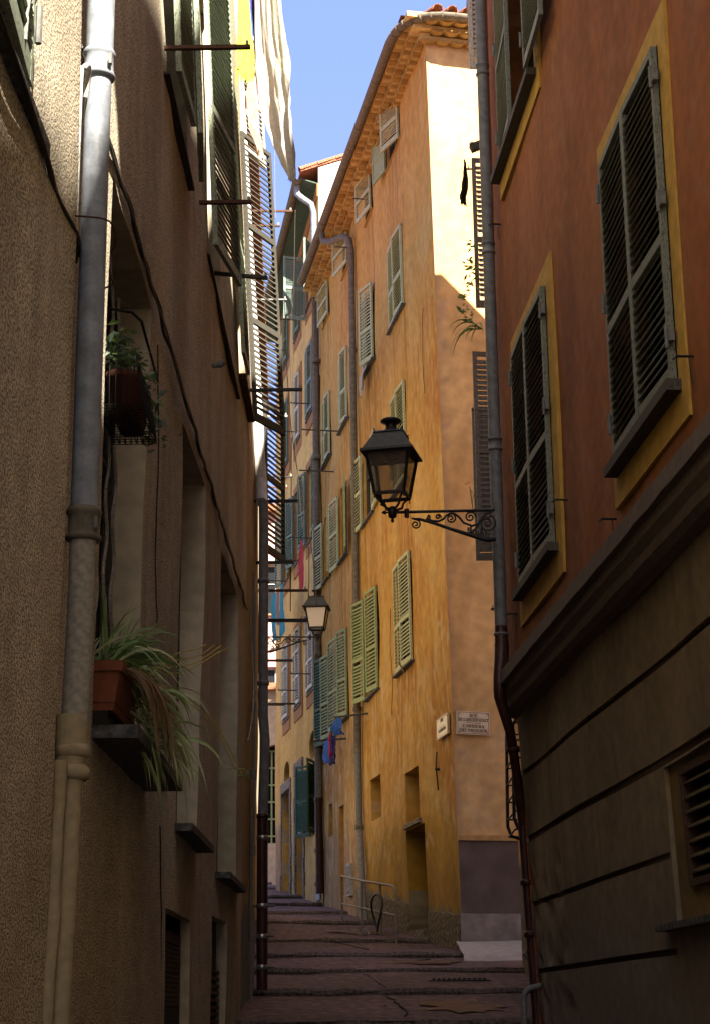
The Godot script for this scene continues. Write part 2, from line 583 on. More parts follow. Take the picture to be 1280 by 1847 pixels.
# hu: the hinge, dirn: +1 when the leaf runs away from the camera, ang: degrees it stands off the wall
func shutter(parent: Node3D, f: Facade, hu: float, v0: float, w: float, h: float, dirn: float, ang: float, m: Material, n := 0.05, rails := [0.42], separate := false, pitch := 0.062, solid := false, hinge := false) -> MeshInstance3D:
	var o := put("shutter", shutter_frame(w, h, rails, solid), m, parent)
	var a := deg_to_rad(ang)
	var x := (f.along() * dirn * cos(a) + f.out() * sin(a)).normalized()
	var y := (f.p(hu, v0 + 1.0, n) - f.p(hu, v0, n)).normalized()
	x = (x - y * x.dot(y)).normalized()
	var z := x.cross(y)
	var zs := signf((f.along() * dirn).cross(y).dot(f.out()))
	o.transform = Transform3D(Basis(x, y, z), f.p(hu, v0, n) - parent.position)
	var so := org
	var sx := X
	org = Vector3.ZERO
	X = Transform3D.IDENTITY
	if not solid:
		if separate:
			var key := "slat%.3f,%.0f" % [w, zs]
			if not mesh_cache.has(key):
				var st := new_st()
				slat_shape(st, w, 0.0, zs)
				mesh_cache[key] = commit(st)
			for yy in slat_heights(h, rails, pitch):
				var s := put("slat", mesh_cache[key], m, o)
				s.position = Vector3(0, yy, 0)
				s.rotation.x = rng.randf_range(-0.05, 0.05)
		else:
			var key := "slats%.3f,%.3f,%.0f,%.3f,%s" % [w, h, zs, pitch, str(rails)]
			if not mesh_cache.has(key):
				var st := new_st()
				for yy in slat_heights(h, rails, pitch):
					slat_shape(st, w, yy, zs)
				mesh_cache[key] = commit(st)
			var s := put("slats", mesh_cache[key], m, o)
			s.set_meta("kind", "stuff")
	if hinge:
		var key := "hinge%.0f" % zs
		if not mesh_cache.has(key):
			var st := new_st()
			box(st, Vector3(-0.055, -0.04, 0.012 * zs - 0.016), Vector3(-0.003, 0.04, 0.012 * zs + 0.016))
			tube(st, [Vector3(-0.004, -0.07, 0.03 * zs), Vector3(-0.004, 0.07, 0.03 * zs)], 0.012, 6)
			mesh_cache[key] = commit(st)
		for q in [0.12, 0.52, 0.9]:
			var hh := put("hinge", mesh_cache[key], M.lead, o)
			hh.position = Vector3(0, h * q, 0)
	org = so
	X = sx
	return o

# a window set back in its opening: frame with a pane as its sub-part, and a sill
func window_in(parent: Node3D, f: Facade, u0: float, u1: float, v0: float, v1: float, depth: float, fm: Material, sill := 0.0, sill_m: Material = null, over := 0.08) -> void:
	org = parent.position
	var st := new_st()
	var n1 := -depth + 0.05
	var e := 0.002
	fbox(st, f, u0 + e, u0 + 0.06, v0 + e, v1 - e, -depth + e, n1)
	fbox(st, f, u1 - 0.06, u1 - e, v0 + e, v1 - e, -depth + e, n1)
	fbox(st, f, u0 + 0.06, u1 - 0.06, v1 - 0.07, v1 - e, -depth + e, n1)
	fbox(st, f, u0 + 0.06, u1 - 0.06, v0 + e, v0 + 0.08, -depth + e, n1)
	var c := (u0 + u1) / 2
	fbox(st, f, c - 0.04, c + 0.04, v0 + 0.08, v1 - 0.07, -depth + e, n1 + 0.01)
	fbox(st, f, u0 + 0.06, c - 0.04, lerpf(v0, v1, 0.62) - 0.015, lerpf(v0, v1, 0.62) + 0.015, -depth + e, n1 - 0.01)
	fbox(st, f, c + 0.04, u1 - 0.06, lerpf(v0, v1, 0.62) - 0.015, lerpf(v0, v1, 0.62) + 0.015, -depth + e, n1 - 0.01)
	var w := obj("window", st, fm, parent)
	st = new_st()
	fbox(st, f, u0 + 0.01, u1 - 0.01, v0 + 0.01, v1 - 0.01, -depth - 0.02, -depth + 0.004)
	obj("pane", st, M.glass_dark, w)
	if sill > 0.0:
		sill_at(parent, f, u0 - over, u1 + over, v0, sill, sill_m)

func sill_at(parent: Node3D, f: Facade, u0: float, u1: float, v: float, out: float, m: Material, thick := 0.05) -> void:
	org = parent.position
	var st := new_st()
	fbox(st, f, u0, u1, v - thick, v - 0.002, -0.05, out)
	obj("sill", st, m, parent)

# ------------------------------------------------------------------ build
var FL: Facade
var FR: Facade
var FRL: Facade
var FY: Facade
var FS: Facade
var FM: Facade

func ground_y(d: float) -> float:
	return 0.112 * d

func _ready() -> void:
	# camera, sky, sun and exposure
	var cam := Camera3D.new()
	cam.name = "camera"
	add_child(cam)
	cam.fov = 32.27
	cam.near = 0.1
	cam.far = 900.0
	cam.basis = Basis(Vector3.RIGHT, deg_to_rad(15.87)) * Basis(Vector3.BACK, deg_to_rad(-0.6))
	cam.position = Vector3(0, 1.85, 0)
	cam.current = true
	var env := Environment.new()
	env.background_mode = Environment.BG_SKY
	var sm := ProceduralSkyMaterial.new()
	sm.sky_top_color = Color(0.42, 0.52, 0.81)
	sm.sky_horizon_color = Color(0.65, 0.72, 0.87)
	sm.sky_curve = 0.22
	sm.ground_bottom_color = Color(0.25, 0.2, 0.16)
	sm.ground_horizon_color = Color(0.5, 0.48, 0.45)
	sm.sun_angle_max = 75.0
	sm.sun_curve = 0.55
	var sky := Sky.new()
	sky.sky_material = sm
	env.sky = sky
	env.background_energy_multiplier = 0.31
	env.tonemap_mode = Environment.TONE_MAPPER_LINEAR
	env.tonemap_exposure = 6.8
	env.sdfgi_enabled = true
	env.ssao_enabled = true
	env.ssil_enabled = true
	var we := WorldEnvironment.new()
	we.name = "environment"
	we.environment = env
	add_child(we)
	var sun := DirectionalLight3D.new()
	sun.name = "sun"
	sun.light_energy = 1.6
	sun.light_color = Color(1.0, 0.95, 0.86)
	sun.light_angular_distance = 0.5
	sun.shadow_enabled = true
	add_child(sun)
	sun.look_at_from_position(Vector3.ZERO, Vector3(-0.35, -1.035, -0.94), Vector3.UP)

	make_materials()
	FL = Facade.new(Vector3(-1.188, 0, 0), 0.0056, 1.0)
	FL.back = 0.05
	FR = Facade.new(Vector3(2.581, 0, 0), -0.075, -1.0)
	FRL = Facade.new(Vector3(2.7432, 1.7665, 0), -0.075, -1.0, 0.0363)
	FY = Facade.new(Vector3(1.3757, 2.7386, 24.57), -0.18, -1.0, 0.0155, -0.00125)
	FS = Facade.new(Vector3(1.3757, 2.7386, 24.57), 4.4, 1.0)
	FS.sh = -0.0155
	FM = Facade.new(Vector3(1.90, 0, 0), 0.0, -1.0)
	build_ground()
	build_left()
	build_red()
	build_right_rows()
	build_yellow()
	build_peach()
	build_far()
	build_lamps()
	build_signs()
	build_laundry()
	build_plants()
	build_street_items()
	build_rods()

# ------------------------------------------------------------------ the stepped street
const RISE := 0.045
const LIPS := [3.5, 6.0, 8.5, 11.0, 13.5, 16.1, 18.7, 21.1, 23.3, 25.9, 30.0, 32.9, 35.8, 38.7, 43.1, 46.0, 50.5, 55.0]

func street_left(d: float) -> float:
	if d < 19.3:
		return -1.32
	return lerpf(-1.45, -4.6, clampf((d - 19.3) / 27.0, 0, 1)) if d < 46.3 else -9.0

func street_right(d: float) -> float:
	if d < 16.1:
		return 2.75 - 0.075 * d
	if d < 21.3:
		return 2.1
	if d < 24.6:
		return 9.0
	return 1.376 - 0.18 * (d - 24.57) + 0.25

func skew_at(d: float) -> float:
	return 0.38 * smoothstep(20.0, 26.0, d)

func build_ground() -> void:
	var st := new_st(true)
	for r in [[-60.0, 62.0], [62.0, 420.0]]:
		quad_out(st, Vector3(-300, 0.112 * r[0] - 0.6, -r[0]), Vector3(300, 0.112 * r[0] - 0.6, -r[0]), Vector3(300, 0.112 * r[1] - 0.6, -r[1]), Vector3(-300, 0.112 * r[1] - 0.6, -r[1]), Vector3(0, -100, 0))
	struct("ground", st, mat("stone", lin(0.22, 0.2, 0.15), 0.95, 3.0), "sloping earth beneath the old town and its stepped street", "ground")
	var words := ["bottom", "second", "third", "fourth", "fifth", "sixth", "seventh", "eighth", "ninth", "tenth", "eleventh", "twelfth", "thirteenth", "fourteenth", "fifteenth", "sixteenth", "topmost"]
	for i in LIPS.size() - 1:
		var d0: float = LIPS[i]
		var d1: float = LIPS[i + 1]
		var rise := RISE
		st = new_st(true)
		var nx := 26
		var nd := 14
		var rows := []
		var cols := []
		for a in nd + 1:
			var d := lerpf(d0, d1 + 0.05, float(a) / nd)
			var row := []
			var cr := []
			for b in nx + 1:
				var xl := street_left(d - 0.01)
				var xr := street_right(d + 0.02 if d0 > 20.0 and d0 < 24.0 and a < nd else d - 0.02)
				var x := lerpf(xl, xr, float(b) / nx) if xr < 4.0 else (lerpf(xl, 2.2, minf(1.0, b / 20.0)) if b <= 20 else lerpf(2.2, xr, (b - 20) / 6.0))
				var dd := d + skew_at(d) * (x - (street_left(d) + 1.2)) * 0.8 + 0.05 * sin(x * 2.3 + i * 1.7)
				var y := ground_y(d0) + (ground_y(d1) - rise - ground_y(d0)) * float(a) / nd + nz(x + i * 7.0, d, 0.5) * 0.02
				if a == 0:
					y -= 0.015
				row.append(Vector3(x, y, -dd))
				var t := nz(x * 1.3, d * 1.1 + 40.0, 0.45)
				var c := Color(1, 1, 1).lerp(Color(0.62, 0.66, 0.70), clampf(0.5 + t * 1.6, 0, 1))
				var g := nz(x * 2.0 + 90.0, d * 2.0, 1.0)
				c = c * (1.0 + g * 0.35)
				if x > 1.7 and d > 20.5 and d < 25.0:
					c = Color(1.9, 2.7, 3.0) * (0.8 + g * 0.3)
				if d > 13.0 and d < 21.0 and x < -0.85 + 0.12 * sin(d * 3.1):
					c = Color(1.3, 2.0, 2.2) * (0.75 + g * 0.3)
				cr.append(c)
			rows.append(row)
			cols.append(cr)
		for a in nd:
			for b in nx:
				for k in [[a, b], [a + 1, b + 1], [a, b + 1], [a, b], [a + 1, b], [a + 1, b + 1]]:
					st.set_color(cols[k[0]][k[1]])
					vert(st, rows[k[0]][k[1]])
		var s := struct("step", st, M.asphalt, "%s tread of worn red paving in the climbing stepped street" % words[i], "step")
		# edging stones along the front of the tread
		var x0 := street_left(d0 - 0.01)
		var x1 := minf(street_right(d0), 2.05)
		var x := x0
		while x < x1 - 0.05:
			var w := rng.randf_range(0.45, 0.95)
			var xe := minf(x + w, x1)
			if x1 - xe < 0.25:
				xe = x1
			var es := new_st()
			var lift := rng.randf_range(-0.006, 0.012)
			var N := 4
			for k in N:
				var q := []
				for e in [k, k + 1]:
					var xx := lerpf(x + 0.004, xe - 0.004, float(e) / N)
					var dd: float = d0 + skew_at(d0) * (xx - (street_left(d0) + 1.2)) * 0.8 + 0.05 * sin(xx * 2.3 + i * 1.7) + nz(xx * 3.0, i * 5.0, 2.0) * 0.035
					var y := ground_y(d0) + lift + nz(xx * 3.0 + 50.0, i * 3.0, 2.0) * 0.025
					q.append([Vector3(xx, y - 0.10, -(dd + 0.0)), Vector3(xx, y - 0.035, -(dd - 0.012)), Vector3(xx, y + 0.004, -(dd + 0.018)), Vector3(xx, y + 0.010, -(dd + 0.05)), Vector3(xx, y - 0.03, -(dd + 0.10))])
				for e in 4:
					quad_out(es, q[0][e], q[1][e], q[1][e + 1], q[0][e + 1], Vector3(xx_mid(q), q[0][0].y, q[0][0].z - 0.09))
				if k == 0 or k == N - 1:
					var z: Array = q[0] if k == 0 else q[1]
					for e in range(1, 4):
						tri(es, z[0], z[e], z[e + 1])
			obj("edging_stone", es, M.edging, s)
			x = xe
	st = new_st(true)
	for i in 16:
		for j in 8:
			var q := []
			for e in [[i, j], [i + 1, j], [i + 1, j + 1], [i, j + 1]]:
				var x: float = 1.30 + e[0] * 0.48
				var d: float = 22.7 + 0.35 * (x - 1.3) * (1.0 - e[1] / 8.0) * 0.25 + e[1] * 0.24
				q.append(Vector3(x, 2.385 + 0.1365 * (d - 21.6) - (0.12 if e[1] == 0 else 0.0) + ns(x, d, 0.8) * 0.012, -d))
			quad_out(st, q[0], q[1], q[2], q[3], q[0] - Vector3(0, 1, 0))
	struct("pavement", st, mat("plaster", lin(0.40, 0.36, 0.335), 0.85, 1.5, 0.6), "pale concrete apron where the side street leaves by the house corner", "pavement")
	for cr in [[[0.05, 21.0], [0.12, 20.3], [0.2, 19.4], [0.26, 18.9]], [[0.28, 18.5], [0.36, 17.6], [0.42, 16.9], [0.40, 16.4]], [[-0.5, 26.4], [-0.2, 25.6], [0.1, 24.4]], [[0.9, 23.0], [0.6, 22.6], [0.2, 22.5], [-0.2, 22.7]]]:
		var cp := []
		for i in cr.size() * 4 - 3:
			var t: float = i / 4.0
			var a: Array = cr[int(t)]
			var e: Array = cr[mini(int(t) + 1, cr.size() - 1)]
			var x := lerpf(a[0], e[0], t - int(t)) + nz(i * 3.0, cr.size(), 1.0) * 0.05
			var d := lerpf(a[1], e[1], t - int(t))
			cp.append(Vector3(x, puddle_y(d, x) - 0.006, -d))
		st = new_st()
		tube(st, cp, 0.012, 5)
		struct("crack", st, M.dark_inside, "thin dark crack wandering across the red paving %s" % ["near the third lip", "at the bottom of the view", "before the railing", "by the mouth of the side street"][[21.0, 18.5, 26.4, 23.0].find(cr[0][1])], "crack")
	# side street running off to the right, and puddles left on the treads
	for pd in [[0.75, 22.25, 0.5, 0.4, "dark wet patch on the paving by the mouth of the side street"], [0.15, 28.0, 0.55, 0.6, "wet shine on the tread in front of the railing"], [0.95, 17.3, 0.4, 0.6, "brown damp patch near the bent metal rail"]]:
		st = new_st()
		var c := Vector2(pd[0], pd[1])
		var gy := puddle_y(pd[1], pd[0]) + 0.004
		for k in 26:
			var q := []
			for e in [k, k + 1]:
				var a = TAU * (e % 26) / 26.0
				var r := 1.0 + nz(cos(a) * 2.0 + pd[1], sin(a) * 2.0, 0.9) * 0.9
				var dd: float = c.y + sin(a) * r * pd[3]
				q.append(Vector3(c.x + cos(a) * r * pd[2], puddle_y(dd, c.x + cos(a) * r * pd[2]) + 0.004, -dd))
			tri(st, Vector3(c.x, gy, -c.y), q[1], q[0])
		var wet := mat("asphalt", lin(0.14, 0.078, 0.064), 0.34, 1.3, 0.25)
		struct("puddle", st, wet, pd[4], "puddle")

func xx_mid(q: Array) -> float:
	return (q[0][0].x + q[1][0].x) * 0.5

func puddle_y(dd: float, x := 0.0) -> float:      # height of the paving at (x, distance)
	var d := dd - skew_at(dd) * (x - (street_left(dd) + 1.2)) * 0.8
	for i in LIPS.size() - 1:
		if d < LIPS[i + 1]:
			var t: float = (d - LIPS[i]) / (LIPS[i + 1] + 0.05 - LIPS[i])
			return lerpf(ground_y(LIPS[i]), ground_y(LIPS[i + 1]) - RISE, t) + 0.008
	return ground_y(d)

# ------------------------------------------------------------------ the long rough-cast houses on the left
func col_left(u: float, v: float) -> Color:
	var c := Color(0.68, 0.605, 0.475)
	var t := nz(u * 0.8, v * 0.25, 0.9)
	var g := nz(u * 0.5 + 30.0, v * 0.5, 0.45)
	c = c * (1.0 + t * 0.35 + g * 0.35)
	var streak := nz(u * 5.0, v * 0.22 + 9.0, 1.0)
	c = c.lerp(c * 0.78, clampf(streak * 1.5, 0, 1))
	c = c.lerp(Color(0.45, 0.37, 0.27), clampf(ns(u * 0.9 + 70.0, v * 0.7, 0.6) * 1.3, 0, 0.6))
	if v < 3.2 and u < 14.0:
		c = c.lerp(Color(0.60, 0.49, 0.31), clampf((3.2 - v) * 0.4, 0, 0.6))
	if u > 16.95:
		c = Color(0.45, 0.34, 0.17) * (1.0 + t * 0.3) if v > 2.95 + g * 0.3 else Color(0.22, 0.225, 0.22) * (1.0 + t * 0.5)
		if v > 6.6:
			c = Color(0.56, 0.42, 0.29) * (1.0 + t * 0.2)
	elif v > 8.6 and u > 14.5:
		c = c.lerp(Color(0.56, 0.42, 0.29), 0.7)
	c.a = 1.0
	return c

func disp_left(u: float, v: float) -> float:
	return ns(u * 0.35, v * 0.3, 0.6) * 0.035 + ns(u * 1.2 + 20.0, v * 0.7, 1.0) * 0.010

func build_left() -> void:
	# nearer house
	var b := thing("stucco_house", "rough beige stucco house at the left edge with a green shutter above its sill", "house", FL.p(1.0, 0.0))
	org = b.position
	var win_a := [4.0, 5.2, 4.80, 6.8, 0.28]
	wall("wall", FL, -9.0, 6.5, -2.0, 12.0, [win_a, [1.0, 2.2, 4.80, 6.8, 0.28], [4.35, 5.55, 8.6, 10.6, 0.28], [1.0, 2.2, 8.6, 10.6, 0.28]], 0.16, col_left, func(u, v): return 0.055 + disp_left(u, v) - 0.05 * smoothstep(6.38, 6.5, u), M.roughcast, b)
	for w in [win_a, [1.0, 2.2, 4.80, 6.8, 0.28], [4.35, 5.55, 8.6, 10.6, 0.28], [1.0, 2.2, 8.6, 10.6, 0.28]]:
		window_in(b, FL, w[0], w[1], w[2], w[3], 0.28, M.frame_dark)
		sill_at(b, FL, w[0] - 0.15, w[1] + 0.36, w[2] - 0.03, 0.115, M.slate, 0.055)
	shutter(b, FL, 5.22, 4.80, 0.6, 1.95, -1.0, 3.0, M.shutter_old, 0.095, [0.42], true, 0.056, false, true)
	shutter(b, FL, 3.98, 4.80, 0.6, 1.95, 1.0, 3.0, M.shutter_old, 0.095, [0.42])
	var st := new_st()
	tube(st, [FL.p(5.04, 4.95, 0.12), FL.p(5.04, 5.04, 0.13), FL.p(5.08, 5.08, 0.15), FL.p(5.12, 5.09, 0.14), FL.p(5.14, 5.06, 0.12)], 0.007, 6)
	tube(st, [FL.p(5.04, 4.95, 0.12), FL.p(5.03, 4.86, 0.12)], 0.010, 6)
	obj("shutter_catch", st, M.frame_white, b)
	st = new_st()
	fbox(st, FL, -9.0, 6.55, 12.0, 12.4, -9.0, 0.25)
	obj("roof", st, M.tile, b)
	st = new_st()
	fbox(st, FL, -9.0, 6.45, -2.0, 12.0, -9.0, -0.3)
	obj("body", st, M.dark_inside, b)

	# farther house with the deep recesses
	b = thing("stucco_house", "long dark stucco house with deep window recesses and weathered shutters on the left", "house", FL.p(12.0, 0.0))
	org = b.position
	var recess := [[7.62, 9.28, 3.07, 5.69, 0.23], [11.05, 12.5, 3.0, 5.62, 0.2], [14.3, 15.95, 2.95, 5.6, 0.2]]
	var low := [[10.65, 12.15, 1.0, 2.47, 0.075], [13.9, 15.1, 1.3, 2.6, 0.085]]
	var up := [[9.85, 11.3, 7.45, 10.2, 0.26], [12.7, 14.2, 7.5, 10.6, 0.26], [16.1, 17.2, 7.8, 10.9, 0.26]]
	wall("wall", FL, 6.56, 19.25, 0.2, 13.6, recess + low + up, 0.14, col_left, disp_left, M.roughcast, b, null, [16.95], [2.95, 7.6])
	for w in recess:
		window_in(b, FL, w[0], w[1], w[2], w[3], w[4], M.frame_dark)
	sill_at(b, FL, 7.6, 9.5, 3.07, 0.20, M.slate, 0.06)
	sill_at(b, FL, 11.0, 12.55, 3.0, 0.11, M.slate, 0.05)
	sill_at(b, FL, 14.2, 16.0, 2.95, 0.10, M.slate, 0.05)
	# crinkled iron bars inside the first recess
	for k in 5:
		st = new_st()
		var pts := []
		for j in 40:
			pts.append(FL.p(7.95 + k * 0.27 + 0.05 * sin(j * 1.0 + k), 3.1 + j * 0.065, -0.14))
		tube(st, pts, 0.011, 5)
		obj("window_bar", st, M.frame_white, b)
	for q in [[[9.6, 5.6], [9.75, 5.0], [9.7, 4.3], [9.9, 3.9]], [[10.2, 2.9], [10.35, 2.3], [10.3, 1.7]], [[13.0, 7.4], [13.1, 6.9], [12.9, 6.4]], [[17.9, 4.2], [17.95, 3.2], [17.85, 2.4]]]:
		crack_on(b, FL, q, 0.004, 0.004, M.dark_inside)
	# roller blind and grate in the low openings
	var bl := new_st()
	fbox(bl, FL, 10.66, 12.14, 1.01, 2.37, -0.10, -0.07)
	var blind := obj("roller_blind", bl, M.frame_dark, b)
	for k in 44:
		st = new_st()
		fbox(st, FL, 10.67, 12.02, 1.03 + k * 0.0295, 1.052 + k * 0.0295, -0.07, -0.058)
		obj("slat", st, M.frame_dark, blind)
	st = new_st()
	fbox(st, FL, 13.91, 15.09, 1.31, 2.59, -0.12, -0.083)
	var grate := obj("vent_grate", st, M.dark_inside, b)
	for k in 16:
		st = new_st()
		fbox(st, FL, 13.92, 15.08, 1.36 + k * 0.055, 1.385 + k * 0.055, -0.083, -0.05)
		obj("slat", st, M.rust, grate)
	for w in up:
		window_in(b, FL, w[0], w[1], w[2], w[3], w[4], M.frame_dark)
	sill_at(b, FL, 9.7, 11.3, 7.43, 0.03, M.shutter_brown, 0.018)
	sill_at(b, FL, 12.5, 15.8, 7.48, 0.03, M.shutter_brown, 0.018)
	sill_at(b, FL, 16.0, 17.3, 7.8, 0.08, M.rust, 0.06)
	shutter(b, FL, 9.82, 7.5, 0.72, 2.6, 1.0, 2.0, M.shutter_old, 0.07, [0.4], true, 0.055)
	shutter(b, FL, 11.34, 7.5, 0.72, 2.6, -1.0, 5.0, M.shutter_old, 0.07, [0.4], true, 0.055)
	shutter(b, FL, 12.5, 7.55, 0.85, 3.0, 1.0, 9.0, M.shutter_old, 0.07, [0.4], true, 0.055)
	shutter(b, FL, 15.62, 7.86, 0.6, 2.95, 1.0, 1.0, M.shutter_old, 0.08, [0.4])
	shutter(b, FL, 17.25, 7.75, 0.64, 3.3, 1.0, 26.0, M.shutter_brown, 0.08, [0.34, 0.67], true, 0.062)
	shutter(b, FL, 18.75, 6.75, 0.62, 1.75, 1.0, 17.0, M.shutter_brown, 0.10, [0.5], true, 0.062)
	shutter(b, FL, 18.9, 11.7, 0.6, 1.7, 1.0, 22.0, M.shutter_white, 0.02, [0.45], true, 0.06)
	st = new_st()
	fbox(st, FL, 6.57, 19.25, 13.6, 14.1, -9.0, -0.1)
	obj("roof", st, M.tile, b)
	st = new_st()
	fbox(st, FL, 6.6, 19.24, 0.2, 13.6, -9.0, -0.6)
	obj("body", st, M.dark_inside, b)
	st = new_st()
	quad(st, FL.p(19.25, 0.2, 0.0), FL.p(19.25, 13.6, 0.0), FL.p(19.25, 13.6, -9.0), FL.p(19.25, 0.2, -9.0))
	obj("end_wall", st, mat("plaster", lin(0.5, 0.38, 0.28), 0.9, 1.5), b)

	# house beyond, out of sight behind the corner, that carries the small lamp
	b = thing("pale_house", "pale plastered house beyond the left corner that carries the small lamp bracket", "house", Vector3(-3.0, 2.5, -32))
	org = b.position
	var f2 := Facade.new(Vector3(-1.33, 0, 19.5), -0.036, 1.0)
	wall("wall", f2, 0.0, 13.5, 1.0, 13.2, [[2.0, 3.0, 7.0, 9.0, 0.25], [5.5, 6.5, 7.0, 9.0, 0.25], [9.0, 10.0, 7.0, 9.0, 0.25], [2.0, 3.0, 10.5, 12.5, 0.25], [5.5, 6.5, 10.5, 12.5, 0.25], [9.0, 10.0, 10.5, 12.5, 0.25]], 0.4, func(u, v): return Color(0.76, 0.66, 0.50) * (1.0 + nz(u, v, 0.8) * 0.2), flat, M.ochre, b)
	for v in [7.0, 10.5]:
		for u in [2.0, 5.5, 9.0]:
			window_in(b, f2, u, u + 1.0, v, v + 2.0, 0.25, M.frame_white, 0.12, M.slate)
	st = new_st()
	fbox(st, f2, 0.0, 13.5, 1.0, 13.2, -8.0, -0.3)
	obj("body", st, M.dark_inside, b)
	st = new_st()
	fbox(st, f2, 0.0, 13.5, 13.2, 13.5, -8.0, 0.15)
	obj("roof", st, M.tile, b)

	# drainpipe between the two left houses, with its collars and the mortar-clad foot
	var dp := thing("drainpipe", "pale grey zinc drainpipe with ribbed collars running down the left stucco wall", "drainpipe", FL.p(6.56, 0.7, 0.1))
	org = dp.position
	st = new_st(true)
	tube(st, [FL.p(6.56, 11.9, 0.11), FL.p(6.56, 5.72, 0.11)], 0.058, 20)
	obj("pipe_section", st, M.zinc, dp)
	st = new_st(true)
	tube(st, [FL.p(6.56, 5.72, 0.11), FL.p(6.555, 3.72, 0.11)], 0.054, 20)
	obj("pipe_section", st, M.zinc, dp)
	st = new_st(true)
	tube(st, [FL.p(6.555, 3.72, 0.11), FL.p(6.55, 3.3, 0.11), FL.p(6.53, 2.9, 0.105)], 0.052, 20)
	obj("pipe_section", st, mat("metal", lin(0.36, 0.33, 0.28), 0.6, 0.25, 1.0), dp)
	for v in [5.66, 3.68, 9.0]:
		st = new_st(true)
		lathe(st, FL.p(6.556, v, 0.11), [Vector2(0.054, -0.075), Vector2(0.066, -0.07), Vector2(0.07, -0.06), Vector2(0.066, -0.05), Vector2(0.060, -0.045), Vector2(0.060, 0.02), Vector2(0.064, 0.03), Vector2(0.070, 0.042), Vector2(0.064, 0.054), Vector2(0.058, 0.06)], 24)
		var cl := obj("collar", st, M.zinc_dull if v < 5.0 else M.zinc, dp)
		st = new_st()
		box(st, FL.p(6.50, v - 0.035, 0.166) - Vector3(0.006, 0, 0.012), FL.p(6.50, v + 0.012, 0.166) + Vector3(0.006, 0, 0.012))
		obj("clamp_bolt", st, M.lead, cl)
	st = new_st(true)
	var mp := []
	var mr := []
	for k in 40:
		var v := 2.93 - k * 0.058
		mp.append(FL.p(6.53 - 0.10 * smoothstep(3.0, 0.8, v), v, 0.095 - 0.02 * smoothstep(2.6, 1.2, v)))
		mr.append((0.058 if k < 4 else 0.047) + ns(k * 0.3, 3.0, 2.0) * 0.005)
	tube(st, mp, mr, 14)
	obj("mortar_casing", st, M.mortar, dp)
	for v in [2.80, 2.72]:
		st = new_st(true)
		lathe(st, FL.p(6.53, v, 0.1), [Vector2(0.05, -0.03), Vector2(0.068, -0.022), Vector2(0.068, 0.012), Vector2(0.05, 0.03)], 18)
		obj("socket_ring", st, M.mortar, dp)
	var mp2 := []
	var mr2 := []
	for k in 30:
		var v := 2.75 - k * 0.078
		mp2.append(FL.p(6.42 - 0.11 * smoothstep(3.0, 0.8, v) + 0.01 * sin(k * 1.1), v, 0.075 - 0.02 * smoothstep(2.6, 1.2, v)))
		mr2.append(0.026 + ns(k * 0.3, 8.0, 2.0) * 0.006)
	st = new_st(true)
	tube(st, mp2, mr2, 10)
	obj("mortar_casing", st, M.mortar, dp)
	# pipe at the far end of the left house
	dp = thing("drainpipe", "shiny downpipe with a red cast iron foot at the corner of the left house", "drainpipe", FL.p(18.3, 2.2, 0.1))
	org = dp.position
	st = new_st(true)
	tube(st, [FL.p(18.75, 14.0, 0.0), FL.p(18.75, 7.6, 0.05), FL.p(18.4, 7.2, 0.08)], 0.062, 14)
	obj("upper_pipe", st, M.pipe_white, dp)
	st = new_st(true)
	tube(st, [FL.p(18.4, 7.2, 0.1), FL.p(18.3, 6.9, 0.11), FL.p(18.3, 4.86, 0.11), FL.p(18.3, 4.6, 0.13), FL.p(18.3, 3.8, 0.11)], 0.052, 16)
	obj("pipe_section", st, M.pipe_grey, dp)
	st = new_st(true)
	tube(st, [FL.p(18.3, 3.8, 0.11), FL.p(18.3, 2.1, 0.11)], 0.056, 16)
	obj("cast_iron_foot", st, M.pipe_red, dp)
	for q in [[3.82, M.pipe_red], [3.6, M.steel], [2.92, M.steel], [2.62, M.steel], [2.32, M.steel], [5.2, M.pipe_grey], [6.3, M.pipe_grey]]:
		st = new_st(true)
		lathe(st, FL.p(18.3, q[0], 0.11), [Vector2(0.055, -0.025), Vector2(0.064, -0.02), Vector2(0.064, 0.02), Vector2(0.055, 0.025)], 18)
		obj("clamp", st, q[1], dp)
	for v in [2.92, 2.62, 2.32]:
		st = new_st()
		tube(st, [FL.p(18.3, v, 0.0), FL.p(18.25, v, 0.24)], 0.012, 6)
		obj("bracket", st, M.steel, dp)
	# meter tubes beside it
	org = Vector3.ZERO
	st = new_st()
	tube(st, [FL.p(18.0, 3.4, 0.03), FL.p(18.0, 6.1, 0.03)], 0.018, 8)
	tube(st, [FL.p(17.9, 1.9, 0.03), FL.p(17.9, 6.3, 0.03)], 0.012, 8)
	for v in [3.45, 4.2, 4.9]:
		tube(st, [FL.p(18.0, v - 0.05, 0.03), FL.p(18.0, v + 0.05, 0.03)], 0.03, 8)
	tag(obj("conduit", st, M.lead), "thin grey conduit tubes beside the downpipe at the left house corner", "conduit")
	# cables
	cable("cable", [FL.p(2.0, 4.70, 0.13), FL.p(4.4, 4.70, 0.13), FL.p(5.5, 4.70, 0.11), FL.p(5.9, 4.74, 0.08), FL.p(6.4, 4.80, 0.075), FL.p(6.62, 4.8, 0.03)], 0.011, "black cable sagging from the lower sill towards the zinc drainpipe", M.iron)
	var cp := []
	for k in 34:
		var u := 6.6 + k * 0.315
		cp.append(FL.p(u, 5.77 - k * 0.002 + 0.018 * sin(k * 1.7), 0.025 + 0.008 * sin(k * 2.9)))
	cable("cable", cp, 0.012, "long twisted black cable stapled above the deep left window recesses", M.iron)
	cp = []
	for k in 34:
		var u := 6.6 + k * 0.315
		cp.append(FL.p(u, 5.75 - k * 0.002 + 0.02 * sin(k * 1.3 + 1.0), 0.035))
	cable("cable", cp, 0.006, "thin grey wire wound along the twisted black cable on the left wall", M.lead)
